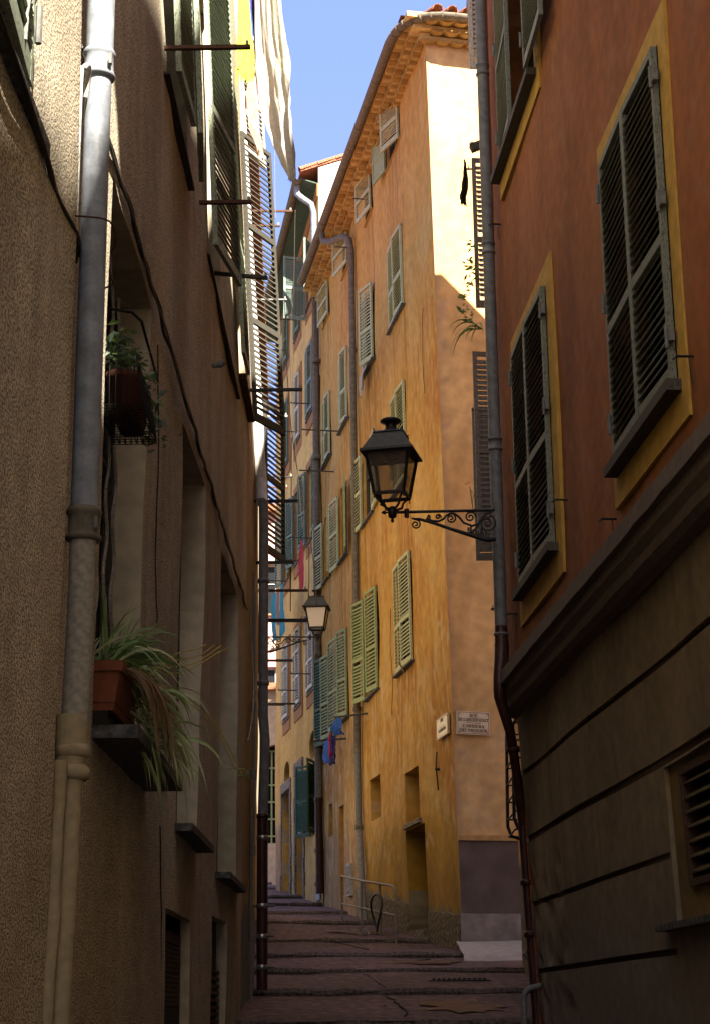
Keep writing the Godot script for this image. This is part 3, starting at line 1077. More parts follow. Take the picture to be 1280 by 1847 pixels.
	cable("wire", [FL.p(17.2, 5.8, 0.03), FL.p(17.45, 5.2, 0.06), FL.p(17.25, 4.7, 0.07), FL.p(17.0, 4.4, 0.04)], 0.006, "loose pale wire hanging in a curve near the left house corner", M.frame_white)
	cable("hooked_rod", [FL.p(6.36, 4.8, 0.07), FL.p(6.36, 5.45, 0.07), FL.p(6.37, 5.53, 0.08), FL.p(6.42, 5.57, 0.09), FL.p(6.47, 5.53, 0.08), FL.p(6.48, 5.46, 0.07)], 0.012, "cream hooked rod fixed to the wall beside the zinc drainpipe", M.frame_white)
	cable("wire", [FL.p(6.3, 4.85, 0.08), FL.p(6.5, 4.92, 0.18), FL.p(6.62, 4.88, 0.19), FL.p(6.7, 4.86, 0.16), FL.p(6.55, 4.7, 0.19), FL.p(6.72, 4.74, 0.17), FL.p(6.9, 4.8, 0.1)], 0.004, "scrap of rusty wire twisted around the zinc drainpipe", M.rust)
	org = Vector3.ZERO
	st = new_st()
	tube(st, [FL.p(13.0, 6.75, 0.0), FL.p(13.0, 6.75, 0.09)], 0.02, 8)
	tube(st, [FL.p(13.0, 6.75, 0.07), FL.p(13.0, 6.78, 0.1)], 0.028, 8)
	tag(obj("wall_peg", st, M.lead), "small dark peg sticking out of the bare left wall above the recesses", "peg")

func cable(called: String, pts: Array, r: float, label: String, m: Material, group := "") -> MeshInstance3D:
	org = Vector3.ZERO
	var st := new_st(true)
	var q := []
	var c := Curve3D.new()
	for i in pts.size():
		var t: Vector3 = (pts[mini(i + 1, pts.size() - 1)] - pts[maxi(i - 1, 0)]) * 0.17
		c.add_point(pts[i], -t, t)
	var n := pts.size() * 5
	for i in n + 1:
		q.append(c.samplef(float(i) / n * (pts.size() - 1)))
	tube(st, q, r, 6)
	var o := obj(called, st, m)
	tag(o, label, called.replace("_", " "), group)
	return o

# ------------------------------------------------------------------ the red house on the right
func col_red(u: float, v: float) -> Color:
	var c := Color(0.35, 0.118, 0.032)
	var t := nz(u * 0.9, v * 0.35, 0.9)
	var g := nz(u * 0.6 + 30.0, v * 0.6, 0.5)
	c = c * (1.0 + t * 0.4 + g * 0.4)
	var s := nz(u * 6.0 + 5.0, v * 0.3, 1.0)
	c = c.lerp(Color(0.36, 0.145, 0.058), clampf(s * 1.1 + g, 0, 0.5))
	var chip := nz(u * 14.0, v * 2.2, 1.6)
	if chip > 0.40:
		c = c.lerp(Color(0.46, 0.22, 0.12), 0.35)
	c.a = 1.0
	return c

func col_low(u: float, v: float) -> Color:
	var c := Color(0.30, 0.225, 0.135)
	var t := nz(u * 1.1, v * 0.5, 0.9)
	c = c * (1.0 + t * 0.35)
	c = c.lerp(c * 0.7, clampf(nz(u * 5.0, v * 0.3, 1.0) * 1.2, 0, 1))
	if v < 1.25:
		c = c.lerp(Color(0.235, 0.195, 0.15), clampf((1.25 - v) * 1.2, 0, 1))
	var e := nz(u * 3.0, v * 3.0, 1.3)
	if u > 15.0 and v < 1.25 and e > 0.12:
		c = c.lerp(Color(0.34, 0.29, 0.23), 0.7)
	c.a = 1.0
	return c

func surround(b: Node3D, f: Facade, u0: float, u1: float, v0: float, v1: float, hole: Array, m: Material, n := 0.006) -> void:
	org = b.position
	var st := new_st()
	fbox(st, f, u0, hole[0], v0, v1, -0.02, n)
	fbox(st, f, hole[1], u1, v0, v1, -0.02, n)
	fbox(st, f, hole[0], hole[1], v0, hole[2], -0.02, n)
	fbox(st, f, hole[0], hole[1], hole[3], v1, -0.02, n)
	obj("window_surround", st, m, b)

func build_red() -> void:
	var b := thing("red_house", "dark red plastered house with yellow window surrounds and grey green shutters on the right", "house", FR.p(12.0, 0.0))
	org = b.position
	var w1 := [9.52, 11.1, 5.30, 7.46, 0.25]
	var w2 := [13.36, 14.96, 5.36, 7.54, 0.25]
	var w3 := [13.45, 15.2, 9.52, 11.9, 0.25]
	var w4 := [9.52, 11.1, 9.52, 11.9, 0.25]
	wall("upper_wall", FR, 7.4, 16.0, 4.62, 14.7, [w1, w2, w3, w4], 0.13, col_red, func(u, v): return ns(u * 0.4, v * 0.4, 0.7) * 0.02, M.red, b)
	for w in [w1, w2, w3, w4]:
		window_in(b, FR, w[0], w[1], w[2], w[3], 0.25, M.frame_dark)
	surround(b, FR, 9.34, 11.27, 5.04, 7.66, w1, M.trim_yellow, 0.022)
	surround(b, FR, 13.12, 15.14, 5.08, 7.73, w2, M.trim_yellow, 0.022)
	surround(b, FR, 13.25, 15.4, 9.27, 12.1, w3, M.trim_yellow, 0.022)
	surround(b, FR, 9.34, 11.27, 9.27, 12.1, w4, M.trim_yellow, 0.022)
	sill_at(b, FR, 9.46, 11.17, 5.30, 0.11, M.frame_dark, 0.07)
	sill_at(b, FR, 13.28, 15.03, 5.36, 0.11, M.frame_dark, 0.07)
	sill_at(b, FR, 13.36, 15.42, 9.52, 0.11, M.frame_dark, 0.07)
	sill_at(b, FR, 9.46, 11.17, 9.52, 0.11, M.frame_dark, 0.07)
	for w in [w1, w2]:
		var hw: float = (w[1] - w[0]) / 2 - 0.004
		shutter(b, FR, w[0] + 0.01, w[2] + 0.02, hw, w[3] - w[2] - 0.03, 1.0, 1.2, M.green_grey, 0.045, [0.42], true, 0.056, false, true)
		shutter(b, FR, w[1] - 0.01, w[2] + 0.02, hw, w[3] - w[2] - 0.03, -1.0, 1.2, M.green_grey, 0.045, [0.42], true, 0.056, false, true)
	shutter(b, FR, 15.19, 9.54, 0.86, 2.34, -1.0, 3.0, M.green_grey, 0.045, [0.42], true, 0.056, false, true)
	shutter(b, FR, 13.44, 9.54, 0.86, 2.34, -1.0, 1.0, M.green_grey, 0.10, [0.42], true, 0.056, false, true)
	shutter(b, FR, 9.53, 9.54, 0.78, 2.34, 1.0, 2.0, M.green_grey, 0.045, [0.42], true, 0.05)
	shutter(b, FR, 11.09, 9.54, 0.78, 2.34, -1.0, 2.0, M.green_grey, 0.045, [0.42], true, 0.05)
	org = b.position
	for q in [[9.25, 5.35], [11.35, 5.0], [12.95, 5.6], [15.35, 5.25], [15.55, 9.1]]:
		var st0 := new_st()
		tube(st0, [FR.p(q[0], q[1], 0.0), FR.p(q[0], q[1], 0.10), FR.p(q[0], q[1] - 0.02, 0.12)], 0.008, 6)
		tube(st0, [FR.p(q[0], q[1] - 0.16, 0.02), FR.p(q[0], q[1], 0.03)], 0.004, 5)
		obj("shutter_hook", st0, M.iron, b)
	# string course with a moulded underside
	var prof := [Vector2(0.0, 4.81), Vector2(0.145, 4.775), Vector2(0.15, 4.66), Vector2(0.11, 4.645), Vector2(0.105, 4.58), Vector2(0.07, 4.53), Vector2(0.06, 4.47), Vector2(0.02, 4.43), Vector2(-0.05, 4.41)]
	var st := new_st()
	var us := lines(7.4, 15.98, [], 0.18)
	for i in us.size() - 1:
		for k in prof.size() - 1:
			var q := []
			for e in [[i, k], [i + 1, k], [i + 1, k + 1], [i, k + 1]]:
				var pr: Vector2 = prof[e[1]]
				var r := ns(us[e[0]] * 2.0, e[1] * 0.6, 1.0) * 0.004
				q.append(FR.p(us[e[0]], pr.y + r, pr.x + r))
			quad_out(st, q[0], q[1], q[2], q[3], FR.p((us[i] + us[i + 1]) / 2, 4.62, -0.05))
	for e in [7.4, 15.98]:
		for k in prof.size() - 2:
			tri(st, FR.p(e, 4.62, 0.0), FR.p(e, prof[k].y, prof[k].x), FR.p(e, prof[k + 1].y, prof[k + 1].x))
	obj("string_course", st, M.cornice, b)
	# battered ground floor with scored bands: the grooves are real recesses
	var grooves := []
	for q in [[2.13, 7.4, 16.0, 0.045], [1.545, 7.4, 16.0, 0.055], [0.985, 11.02, 16.0, 0.04], [0.415, 11.05, 16.0, 0.04]]:
		grooves.append([q[1], q[2], q[0], q[0] + q[3], 0.028])
	var vent := [9.80, 10.6, 0.83, 1.44, 0.16]
	var panel := [7.4, 10.98, 0.585, 1.53, 0.05]
	var chips := []
	rng.seed = 5
	wall("lower_wall", FRL, 7.4, 16.0, -1.6, 2.70, grooves + [panel], 0.10, col_low, func(u, v): return chip_disp(u, v), M.lowwall, b)
	st = new_st()
	for g in grooves:
		fbox(st, FRL, g[0], g[1], g[2], g[3], -0.05, -0.026)
	obj("groove_bed", st, mat("plaster", lin(0.075, 0.035, 0.022), 0.95, 0.8), b)
	wall("panel", FRL, panel[0], panel[1], panel[2], panel[3], [[vent[0], vent[1], vent[2], vent[3], 0.0]], 0.12, func(u, v): return Color(0.23, 0.155, 0.06) * (1.0 + nz(u, v, 1.0) * 0.4), func(u, v): return -0.048, M.lowwall, b)
	st = new_st()
	fbox(st, FRL, 7.4, 11.22, 0.555, 0.595, -0.1, 0.07)
	obj("ledge", st, M.slate, b)
	st = new_st()
	fbox(st, FRL, vent[0] - 0.04, vent[0], vent[2] - 0.04, vent[3] + 0.04, -0.12, -0.02)
	fbox(st, FRL, vent[1], vent[1] + 0.04, vent[2] - 0.04, vent[3] + 0.04, -0.12, -0.02)
	fbox(st, FRL, vent[0], vent[1], vent[2] - 0.04, vent[2], -0.12, -0.02)
	fbox(st, FRL, vent[0], vent[1], vent[3], vent[3] + 0.04, -0.12, -0.02)
	var vf := obj("vent_frame", st, mat("wood", lin(0.10, 0.05, 0.03), 0.8, 0.4), b)
	for k in 7:
		st = new_st()
		var v: float = vent[2] + 0.045 + k * 0.086
		var p := []
		for e in [[v - 0.012, -0.03], [v + 0.045, -0.11]]:
			for t in [0.0, 0.012]:
				p.append(FRL.p(vent[0] + 0.003, e[0] + t, e[1]))
				p.append(FRL.p(vent[1] - 0.003, e[0] + t, e[1]))
		hexa(st, p)
		obj("vent_louvre", st, mat("wood", lin(0.15, 0.10, 0.05), 0.8, 0.4), vf)
	st = new_st()
	fbox(st, FRL, vent[0] - 0.04, vent[1] + 0.04, vent[2] - 0.04, vent[3] + 0.04, -0.3, -0.16)
	obj("vent_back", st, M.dark_inside, b)
	st = new_st()
	fbox(st, FR, 7.4, 15.99, 0.5, 14.7, -7.0, -0.45)
	obj("body", st, M.dark_inside, b)
	st = new_st()
	quad(st, FR.p(16.0, 4.6, 0.0), FR.p(16.0, 14.7, 0.0), FR.p(16.0, 14.7, -7.0), FR.p(16.0, 4.6, -7.0))
	quad(st, FRL.p(16.0, -1.6, 0.0), FRL.p(16.0, 2.85, 0.0), FR.p(16.0, 4.6, -7.0), FR.p(16.0, 0.0, -7.0))
	obj("end_wall", st, mat("plaster", lin(0.33, 0.09, 0.04), 0.9, 1.5), b)
	st = new_st()
	var rp := []
	for e in [[0.35, 14.7], [-7.0, 16.7]]:
		for t in [0.0, 0.12]:
			for u in [7.4, 16.0]:
				rp.append(FR.p(u, e[1] + t, e[0]))
	hexa(st, rp)
	obj("roof", st, M.tile, b)

	st = new_st()
	fbox(st, FR, 7.4, 8.93, 14.7, 17.4, -6.0, 0.0)
	obj("attic_storey", st, mat("plaster", lin(0.36, 0.108, 0.034), 0.9, 1.5), b)
	# drainpipe on its far corner
	var dp := thing("drainpipe", "slate grey drainpipe with ring collars at the corner of the red house", "drainpipe", FR.p(15.75, 2.0, 0.1))
	org = dp.position
	st = new_st(true)
	tube(st, [FR.p(15.73, 14.9, 0.1), FR.p(15.73, 5.2, 0.1)], 0.056, 20)
	obj("pipe_section", st, M.pipe_grey, dp)
	for v in [10.85, 8.93, 6.95, 5.1]:
		st = new_st(true)
		lathe(st, FR.p(15.73, v, 0.1), [Vector2(0.056, -0.07), Vector2(0.068, -0.062), Vector2(0.068, -0.045), Vector2(0.060, -0.04), Vector2(0.060, 0.03), Vector2(0.069, 0.036), Vector2(0.069, 0.052), Vector2(0.057, 0.06)], 24)
		obj("collar", st, M.pipe_grey, dp)
	st = new_st(true)
	tube(st, [FR.p(15.73, 5.22, 0.1), FR.p(15.72, 5.02, 0.1), FR.p(15.66, 4.88, 0.12), FR.p(15.6, 4.72, 0.15), FR.p(15.58, 4.55, 0.16), FRL.p(15.75, 2.5, 0.12), FRL.p(15.95, 2.1, 0.05), FRL.p(16.05, 1.7, 0.015)], [0.056, 0.066, 0.064, 0.055, 0.05, 0.045, 0.042, 0.04], 16)
	obj("swan_neck", st, M.pipe_red, dp)
	st = new_st(true)
	tube(st, [FRL.p(16.05, 1.72, 0.015), FRL.p(16.06, -0.6, 0.01)], 0.04, 14)
	obj("cast_iron_foot", st, M.pipe_red, dp)
	for v in [2.35, 1.2, 0.75]:
		st = new_st(true)
		lathe(st, FRL.p(16.05 if v < 2.0 else 15.83, v, 0.014 if v < 2.0 else 0.09), [Vector2(0.045, -0.03), Vector2(0.06, -0.02), Vector2(0.06, 0.02), Vector2(0.045, 0.03)], 16)
		obj("clamp", st, M.pipe_red, dp)

func chip_disp(u: float, v: float) -> float:
	var d := ns(u * 0.5, v * 0.5, 0.7) * 0.025
	if u > 14.4 and v < 1.3:
		var e := nz(u * 2.6 + 3.0, v * 4.0, 1.2)
		if e > 0.16:
			d -= 0.03 * clampf((e - 0.16) * 8.0, 0, 1)
	return d

# ------------------------------------------------------------------ the rest of the right-hand row
func build_right_rows() -> void:
	# neighbours on the near side, behind the photographer
	for q in [["tall_house", "tall cream house on the right just behind the red house", -2.6, 7.38, 17.4], ["low_house", "lower cream house on the right behind the photographer", -20.0, -2.62, 15.45]]:
		var h := thing(q[0], q[1], "house", FR.p(q[2] + 3.0, 0.0))
		org = h.position
		wall("wall", FR, q[2], q[3], -2.5, q[4], [], 0.8, func(u, v): return Color(0.70, 0.60, 0.45) * (1.0 + nz(u, v, 0.6) * 0.3), flat, M.ochre, h)
		var s := new_st()
		fbox(s, FR, q[2], q[3], -2.5, q[4], -8.0, -0.02)
		obj("body", s, mat("plaster", lin(0.5, 0.28, 0.12), 0.9, 1.5), h)
		s = new_st()
		fbox(s, FR, q[2], q[3], q[4], q[4] + 0.3, -8.0, 0.3)
		obj("roof", s, M.tile, h)
	# house between the red house and the side street: mostly hidden, its shutters and plants stick out
	var b := thing("corner_house", "narrow house past the red one, a yellow wall with grey base and grey wooden shutters", "house", FM.p(18.5, 1.0))
	org = b.position
	var wins := [[18.6, 19.7, 6.95, 9.0, 0.25], [18.6, 19.7, 9.6, 11.4, 0.25], [17.2, 18.3, 11.7, 13.6, 0.25]]
	wall("wall", FM, 16.02, 21.4, 0.8, 15.4, wins, 0.3, func(u, v): return (Color(0.60, 0.35, 0.09) if v > 3.55 + nz(u, v, 2.0) * 0.1 else Color(0.17, 0.135, 0.09)) * (1.0 + nz(u * 2.0, v, 0.8) * 0.3), flat, M.ochre, b, null, [], [3.5, 3.6])
	for w in wins:
		window_in(b, FM, w[0], w[1], w[2], w[3], 0.25, M.frame_dark, 0.12, M.stone)
	var st := new_st()
	fbox(st, FM, 16.02, 21.38, 0.8, 15.4, -6.0, -0.3)
	obj("body", st, M.dark_inside, b)
	var side := Facade.new(Vector3(1.90, 0, 21.4), 60.0, -1.0)
	wall("side_wall", side, 0.0, 6.0, 1.5, 15.4, [], 0.5, func(u, v): return Color(0.60, 0.36, 0.12) * (1.0 + nz(u, v, 0.8) * 0.3), flat, M.ochre, b)
	# roof: a narrow gable whose crest stands near the street
	st = new_st()
	var pr := [Vector2(1.6, 15.1), Vector2(2.15, 15.6), Vector2(2.45, 15.7), Vector2(2.9, 15.4), Vector2(3.4, 15.05), Vector2(8.0, 14.6)]
	for i in pr.size() - 1:
		var p := []
		for z in [-16.02, -21.55]:
			for y in [0.0, 0.14]:
				for k in [i, i + 1]:
					p.append(Vector3(pr[k].x, pr[k].y + y, z))
		hexa(st, p)
		quad(st, Vector3(pr[i].x, 14.5, -21.4), Vector3(pr[i + 1].x, 14.5, -21.4), Vector3(pr[i + 1].x, maxf(pr[i + 1].y, 14.6), -21.4), Vector3(pr[i].x, maxf(pr[i].y, 14.6), -21.4))
	obj("roof", st, M.tile, b)
	shutter(b, FM, 18.58, 6.86, 0.52, 2.1, 1.0, 97.0, M.shutter_grey, 0.06, [0.45], true, 0.06)
	shutter(b, FM, 19.72, 6.86, 0.48, 1.85, -1.0, 88.0, M.shutter_grey, 0.04, [0.45], true, 0.06, true)
	shutter(b, FM, 18.58, 9.5, 0.46, 1.85, 1.0, 95.0, M.shutter_grey, 0.06, [0.45], true, 0.06)
	shutter(b, FM, 17.18, 11.72, 0.56, 2.0, 1.0, 92.0, M.shutter_white, 0.05, [0.45], true, 0.06)
	org = b.position
	st = new_st()
	fbox(st, FM, 17.0, 18.4, 11.55, 11.72, 0.0, 0.42)
	fbox(st, FM, 17.05, 18.35, 11.38, 11.55, 0.0, 0.32)
	fbox(st, FM, 17.1, 18.3, 11.22, 11.38, 0.0, 0.22)
	obj("balcony_ledge", st, M.stone_pale, b)
	# window cage near the bottom
	st = new_st(true)
	for q in [[20.0, 0.0], [20.9, 0.0]]:
		tube(st, [FM.p(q[0], 5.25, 0.0), FM.p(q[0], 5.0, 0.14), FM.p(q[0], 3.95, 0.16), FM.p(q[0], 3.84, 0.12), FM.p(q[0], 3.80, 0.0)], 0.02, 8)
	for k in 7:
		var v := 3.83 + k * 0.2
		tube(st, [FM.p(20.0, v, 0.0), FM.p(20.0, v, 0.15), FM.p(20.9, v, 0.15), FM.p(20.9, v, 0.0)], 0.011, 6)
	obj("window_cage", st, M.iron, b)

# ------------------------------------------------------------------ the ochre house
var ochre_sills := []

func crack_on(b: Node3D, f: Facade, pts: Array, r: float, n: float, m: Material) -> void:
	org = b.position
	var q := []
	for i in pts.size() - 1:
		for k in 5:
			var t := k / 5.0
			var u := lerpf(pts[i][0], pts[i + 1][0], t) + nz(i * 5.0 + k, pts[0][0] * 7.0, 1.0) * 0.05
			q.append(f.p(u, lerpf(pts[i][1], pts[i + 1][1], t), n))
	var st := new_st()
	tube(st, q, r, 5)
	obj("crack", st, m, b)

func col_ochre(u: float, v: float) -> Color:
	var a := Color(0.60, 0.315, 0.056)
	var l := Color(0.67, 0.405, 0.12)
	var d := Color(0.47, 0.195, 0.026)
	var t := nz(u * 1.2, v * 0.55, 0.8)
	var s := nz(u * 4.5 + 9.0, v * 0.45, 1.0)
	var g := nz(u * 0.5 + 60.0, v * 0.5, 0.45)
	var c := a.lerp(l, clampf(t * 1.9 + 0.22, 0, 1)).lerp(d, clampf(g * 2.0 + s * 1.0, 0, 0.95))
	c = c.lerp(l, clampf(nz(u * 3.0 + 11.0, v * 2.0, 1.4) * 1.4, 0, 0.5))
	if v > 9.0:
		c = c.lerp(Color(0.70, 0.41, 0.10), clampf((v - 9.0) * 0.2, 0, 0.4))
	var zone := 1.92 + nz(u * 1.5, 4.0, 1.0) * 0.35 + u * 0.03
	if v < zone:
		var k := clampf((zone - v) * 6.0, 0, 1)
		c = c.lerp(Color(0.47, 0.265, 0.036) * (1.0 + t * 0.4), k)
	if v < 2.6 and u > 6.5:
		c = c.lerp(Color(0.46, 0.27, 0.12) * (1.0 + s * 0.6), clampf((2.9 - v) * (u - 6.5) * 0.35, 0, 0.8))
	var pl := 0.44 + u * 0.11 + nz(u * 3.0, 7.0, 1.4) * 0.12
	if v < pl and u < 8.2:
		c = Color(0.25, 0.20, 0.12) * (1.0 + nz(u * 3.0, v * 3.0, 1.3) * 0.7)
	for w in ochre_sills:              # rain stains running down from the sills
		if v < w[2] and v > w[2] - 1.5 and u > w[0] - 0.12 and u < w[1] + 0.16:
			var run: float = nz(u * 9.0, w[2] * 3.0, 1.0) + 0.18 - (w[2] - v) * 0.22
			c = c.lerp(c * Color(0.62, 0.52, 0.42), clampf(run * 2.0, 0, 0.75))
	var peel := nz(u * 2.0 + 70.0, v * 1.2 + 13.0, 1.2)
	if v > 1.5 and v < 4.6 and peel > 0.26:
		c = c.lerp(Color(0.68, 0.48, 0.26), 0.55)
	c.a = 1.0
	return c

func col_side(u: float, v: float) -> Color:
	var c := Color(0.80, 0.51, 0.24)
	var t := nz(u * 1.4 + 200.0, v * 0.8, 0.8)
	var g := nz(u * 3.0 + 150.0, v * 2.0, 1.3)
	c = c * (1.0 + t * 0.2 + g * 0.07)
	c = c.lerp(Color(0.62, 0.34, 0.13), clampf(ns(u * 0.9 + 40.0, v * 0.4, 0.7) * 1.2, 0, 0.5))
	if v < 3.0 and v > 1.5 and nz(u * 2.0, v * 2.0 + 77.0, 1.2) > 0.06:
		c = c.lerp(Color(0.74, 0.53, 0.36), 0.4)
	if u < 0.09 + nz(3.0, v * 3.0, 1.0) * 0.04 and v < 13.5 and v > 1.4:
		c = c.lerp(Color(0.44, 0.29, 0.20), 0.6)
	c.a = 1.0
	return c

func ytop(u: float) -> float:
	return 13.80 + 0.044 * u

func build_yellow() -> void:
	var b := thing("ochre_house", "tall ochre yellow house with pale green shutters and scalloped tile eaves", "house", FY.p(0.0, 0.0))
	org = b.position
	# windows: [u0, u1, v0, v1]
	var wl := [
		[2.2, 3.45, 13.2, 13.90], [4.98, 5.8, 13.24, 13.98], [7.68, 8.6, 13.36, 14.08], [10.35, 11.3, 13.36, 14.12],
		[2.28, 3.47, 10.23, 11.68], [5.11, 6.14, 10.37, 11.85], [8.03, 8.95, 10.24, 11.74], [10.29, 11.25, 10.22, 11.62],
		[2.44, 3.59, 7.36, 9.0], [5.5, 6.5, 7.64, 9.05], [8.47, 9.2, 7.62, 9.12], [10.5, 11.25, 7.7, 9.1],
		[2.46, 3.76, 4.39, 6.15], [5.38, 6.52, 4.47, 6.3], [8.48, 9.37, 4.5, 6.22], [10.42, 11.32, 4.4, 6.15]]
	ochre_sills = wl
	var low := [[5.6, 6.48, 2.33, 3.05, 0.32], [2.29, 3.32, 1.97, 2.74, 0.34], [2.0, 3.42, 0.30, 1.85, 0.34], [10.6, 11.09, 2.5, 3.14, 0.28], [9.2, 9.72, 1.25, 2.94, 0.26]]
	var holes := low.duplicate()
	for w in wl:
		holes.append([w[0], w[1], w[2], w[3], 0.09])
	wall("street_wall", FY, 0.0, 11.78, -0.6, 14.4, holes, 0.075, col_ochre, func(u, v): return (ns(u * 0.5, v * 0.4, 0.7) * 0.03 + ns(u * 1.2, v * 0.6, 1.1) * 0.007) * smoothstep(0.0, 0.5, u), M.ochre, b, ytop, [], [1.9])
	wall("side_wall", FS, 0.0, 5.5, -0.4, 13.8, [], 0.10, col_side, func(u, v): return ns(u * 0.6 + 50.0, v * 0.5, 0.8) * 0.02 * smoothstep(0.0, 0.5, u), M.ochre, b)
	for i in wl.size():
		var w: Array = wl[i]
		window_in(b, FY, w[0], w[1], w[2], w[3], 0.09, M.frame_dark)
		if i >= 4:
			sill_at(b, FY, w[0] - 0.08, w[1] + 0.12, w[2], 0.08, M.slate, 0.03)
		else:
			sill_at(b, FY, w[0] - 0.02, w[1] + 0.02, w[2], 0.03, M.genoise, 0.02)
	for w in low:
		var st0 := new_st()
		org = b.position
		fbox(st0, FY, w[0] - 0.02, w[1] + 0.02, w[2] - 0.02, w[3] + 0.02, -w[4] - 0.05, -w[4] + 0.003)
		obj("door" if w[3] - w[2] > 1.4 else "niche_back", st0, mat("wood" if w[3] - w[2] > 1.4 else "plaster", lin(0.14, 0.09, 0.055) if w[3] - w[2] > 1.4 else lin(0.2, 0.11, 0.03), 0.85, 0.8), b)
	sill_at(b, FY, 2.2, 3.42, 1.95, 0.07, M.stone, 0.07)
	sill_at(b, FY, 1.96, 3.46, 0.32, 0.10, M.stone, 0.5)
	# closed pairs, leaves ajar, leaves thrown back
	var P: Material = M.shutter_pale
	var S: Material = M.shutter_sage
	for w in [[2.28, 3.47, 10.23, 11.68, P, 3.0], [8.03, 8.95, 10.24, 11.74, P, 6.0], [10.29, 11.25, 10.22, 11.62, P, 3.0], [2.44, 3.59, 7.36, 9.0, P, 2.0], [2.46, 3.76, 4.39, 6.15, P, 3.0]]:
		var hw: float = (w[1] - w[0]) / 2 - 0.005
		shutter(b, FY, w[0] + 0.005, w[2] + 0.01, hw, w[3] - w[2] - 0.015, 1.0, w[5], w[4], 0.035, [0.42], false, 0.058)
		shutter(b, FY, w[1] - 0.005, w[2] + 0.01, hw, w[3] - w[2] - 0.015, -1.0, 2.0, w[4], 0.035, [0.42], false, 0.058)
	shutter(b, FY, 5.12, 10.38, 0.50, 1.46, 1.0, 16.0, P, 0.035, [0.42])
	shutter(b, FY, 6.13, 10.38, 0.50, 1.46, -1.0, 3.0, P, 0.035, [0.42])
	shutter(b, FY, 2.2, 13.2, 0.62, 0.8, 1.0, 17.0, P, 0.035, [0.5], false, 0.046)
	shutter(b, FY, 3.47, 13.22, 0.62, 0.8, 1.0, 9.0, S, 0.035, [0.5], false, 0.05, true)
	shutter(b, FY, 5.0, 13.26, 0.78, 0.78, 1.0, 9.0, P, 0.035, [0.5], false, 0.046)
	shutter(b, FY, 7.72, 13.38, 0.86, 0.78, 1.0, 9.0, P, 0.035, [0.5], false, 0.046)
	shutter(b, FY, 10.38, 13.38, 0.9, 0.78, 1.0, 4.0, P, 0.035, [0.5], false, 0.046)
	shutter(b, FY, 6.52, 7.64, 0.66, 1.36, 1.0, 4.0, P, 0.05, [0.5])
	shutter(b, FY, 5.48, 7.64, 0.56, 1.36, -1.0, 5.0, P, 0.05, [0.5])
	shutter(b, FY, 9.22, 7.58, 0.62, 1.42, 1.0, 6.0, P, 0.05, [0.5])
	shutter(b, FY, 8.45, 7.62, 0.6, 1.45, -1.0, 9.0, S, 0.05, [0.5])
	shutter(b, FY, 11.28, 7.66, 0.6, 1.36, 1.0, 8.0, P, 0.06, [0.5])
	shutter(b, FY, 10.48, 7.66, 0.5, 1.3, -1.0, 11.0, P, 0.05, [0.5])
	shutter(b, FY, 5.40, 4.49, 0.58, 1.78, 1.0, 8.0, S, 0.035, [0.42])
	shutter(b, FY, 6.53, 4.47, 0.52, 1.82, 1.0, 13.0, S, 0.05, [0.42])
	shutter(b, FY, 8.5, 4.53, 0.44, 1.66, 1.0, 14.0, S, 0.035, [0.42])
	shutter(b, FY, 9.39, 4.44, 0.72, 1.78, 1.0, 6.0, S, 0.05, [0.42])
	shutter(b, FY, 10.44, 4.42, 0.62, 1.68, 1.0, 9.0, S, 0.035, [0.42])
	shutter(b, FY, 11.3, 4.38, 0.46, 1.78, 1.0, 14.0, M.shutter_green, 0.05, [0.42])
	org = b.position
	var st := new_st()
	# a thin ledge along the row of the third storey, meter box
	fbox(st, FY, 8.36, 8.76, 1.2, 1.78, -0.02, 0.05)
	obj("meter_box", st, M.frame_white, b)
	st = new_st()
	fbox(st, FY, 8.40, 8.72, 1.24, 1.74, 0.05, 0.058)
	obj("meter_door", st, M.stone_pale, b)
	var ptop_y := func(u): return 0.40 + 0.085 * u if u < 2.0 else 0.57 + 0.122 * (u - 2.0)
	for q in [[0.0, 1.95], [3.48, 7.0]]:
		var pu := lines(q[0], q[1], [], 0.32)
		st = new_st()
		for i in pu.size() - 1:
			var hp := []
			for n in [-0.05, 0.032]:
				for e in [0, 1]:
					for u in [pu[i], pu[i + 1]]:
						hp.append(FY.p(u, -0.5 if e == 0 else ptop_y.call(u) + ns(u * 2.0, 3.0, 1.0) * 0.02, n + (ns(u * 1.5, e, 1.0) * 0.012 if n > 0 else 0.0)))
			hexa(st, hp)
		obj("plinth", st, M.concrete, b)
	for q in [[[0.9, 9.6], [1.05, 8.8], [0.95, 8.1]], [[4.2, 5.6], [4.35, 5.0], [4.2, 4.4], [4.4, 3.7]], [[7.9, 3.4], [7.8, 2.6], [7.95, 1.9]]]:
		crack_on(b, FY, q, 0.005, 0.008, M.frame_dark)
	# grey dado, trim and concrete foot on the side street
	wall("dado", FS, 0.0, 0.92, 0.40, 1.40, [], 0.06, func(u, v): return Color(0.28, 0.205, 0.185) * (1.0 + nz(u * 2.0, v * 2.0, 1.0) * 0.35), func(u, v): return 0.028, M.crepi, b)
	st = new_st()
	fbox(st, FS, 0.0, 0.95, 1.40, 1.47, -0.02, 0.045)
	obj("dado_trim", st, mat("plaster", lin(0.60, 0.36, 0.15), 0.9, 1.0), b)
	wall("side_foot", FS, -0.02, 0.98, -0.3, 0.42, [], 0.06, func(u, v): return Color(0.33, 0.285, 0.265) * (1.0 + nz(u * 3.0, v * 3.0, 1.2) * 0.4), func(u, v): return 0.05 + nz(u * 2.0, v * 2.0, 1.2) * 0.02, M.lowwall, b)
	st = new_st()
	fbox(st, FS, 0.95, 5.5, -0.4, 1.45, -0.02, 0.04)
	obj("side_foot", st, M.stone_pale, b)
	# inside and roof
	st = new_st()
	var ip := []
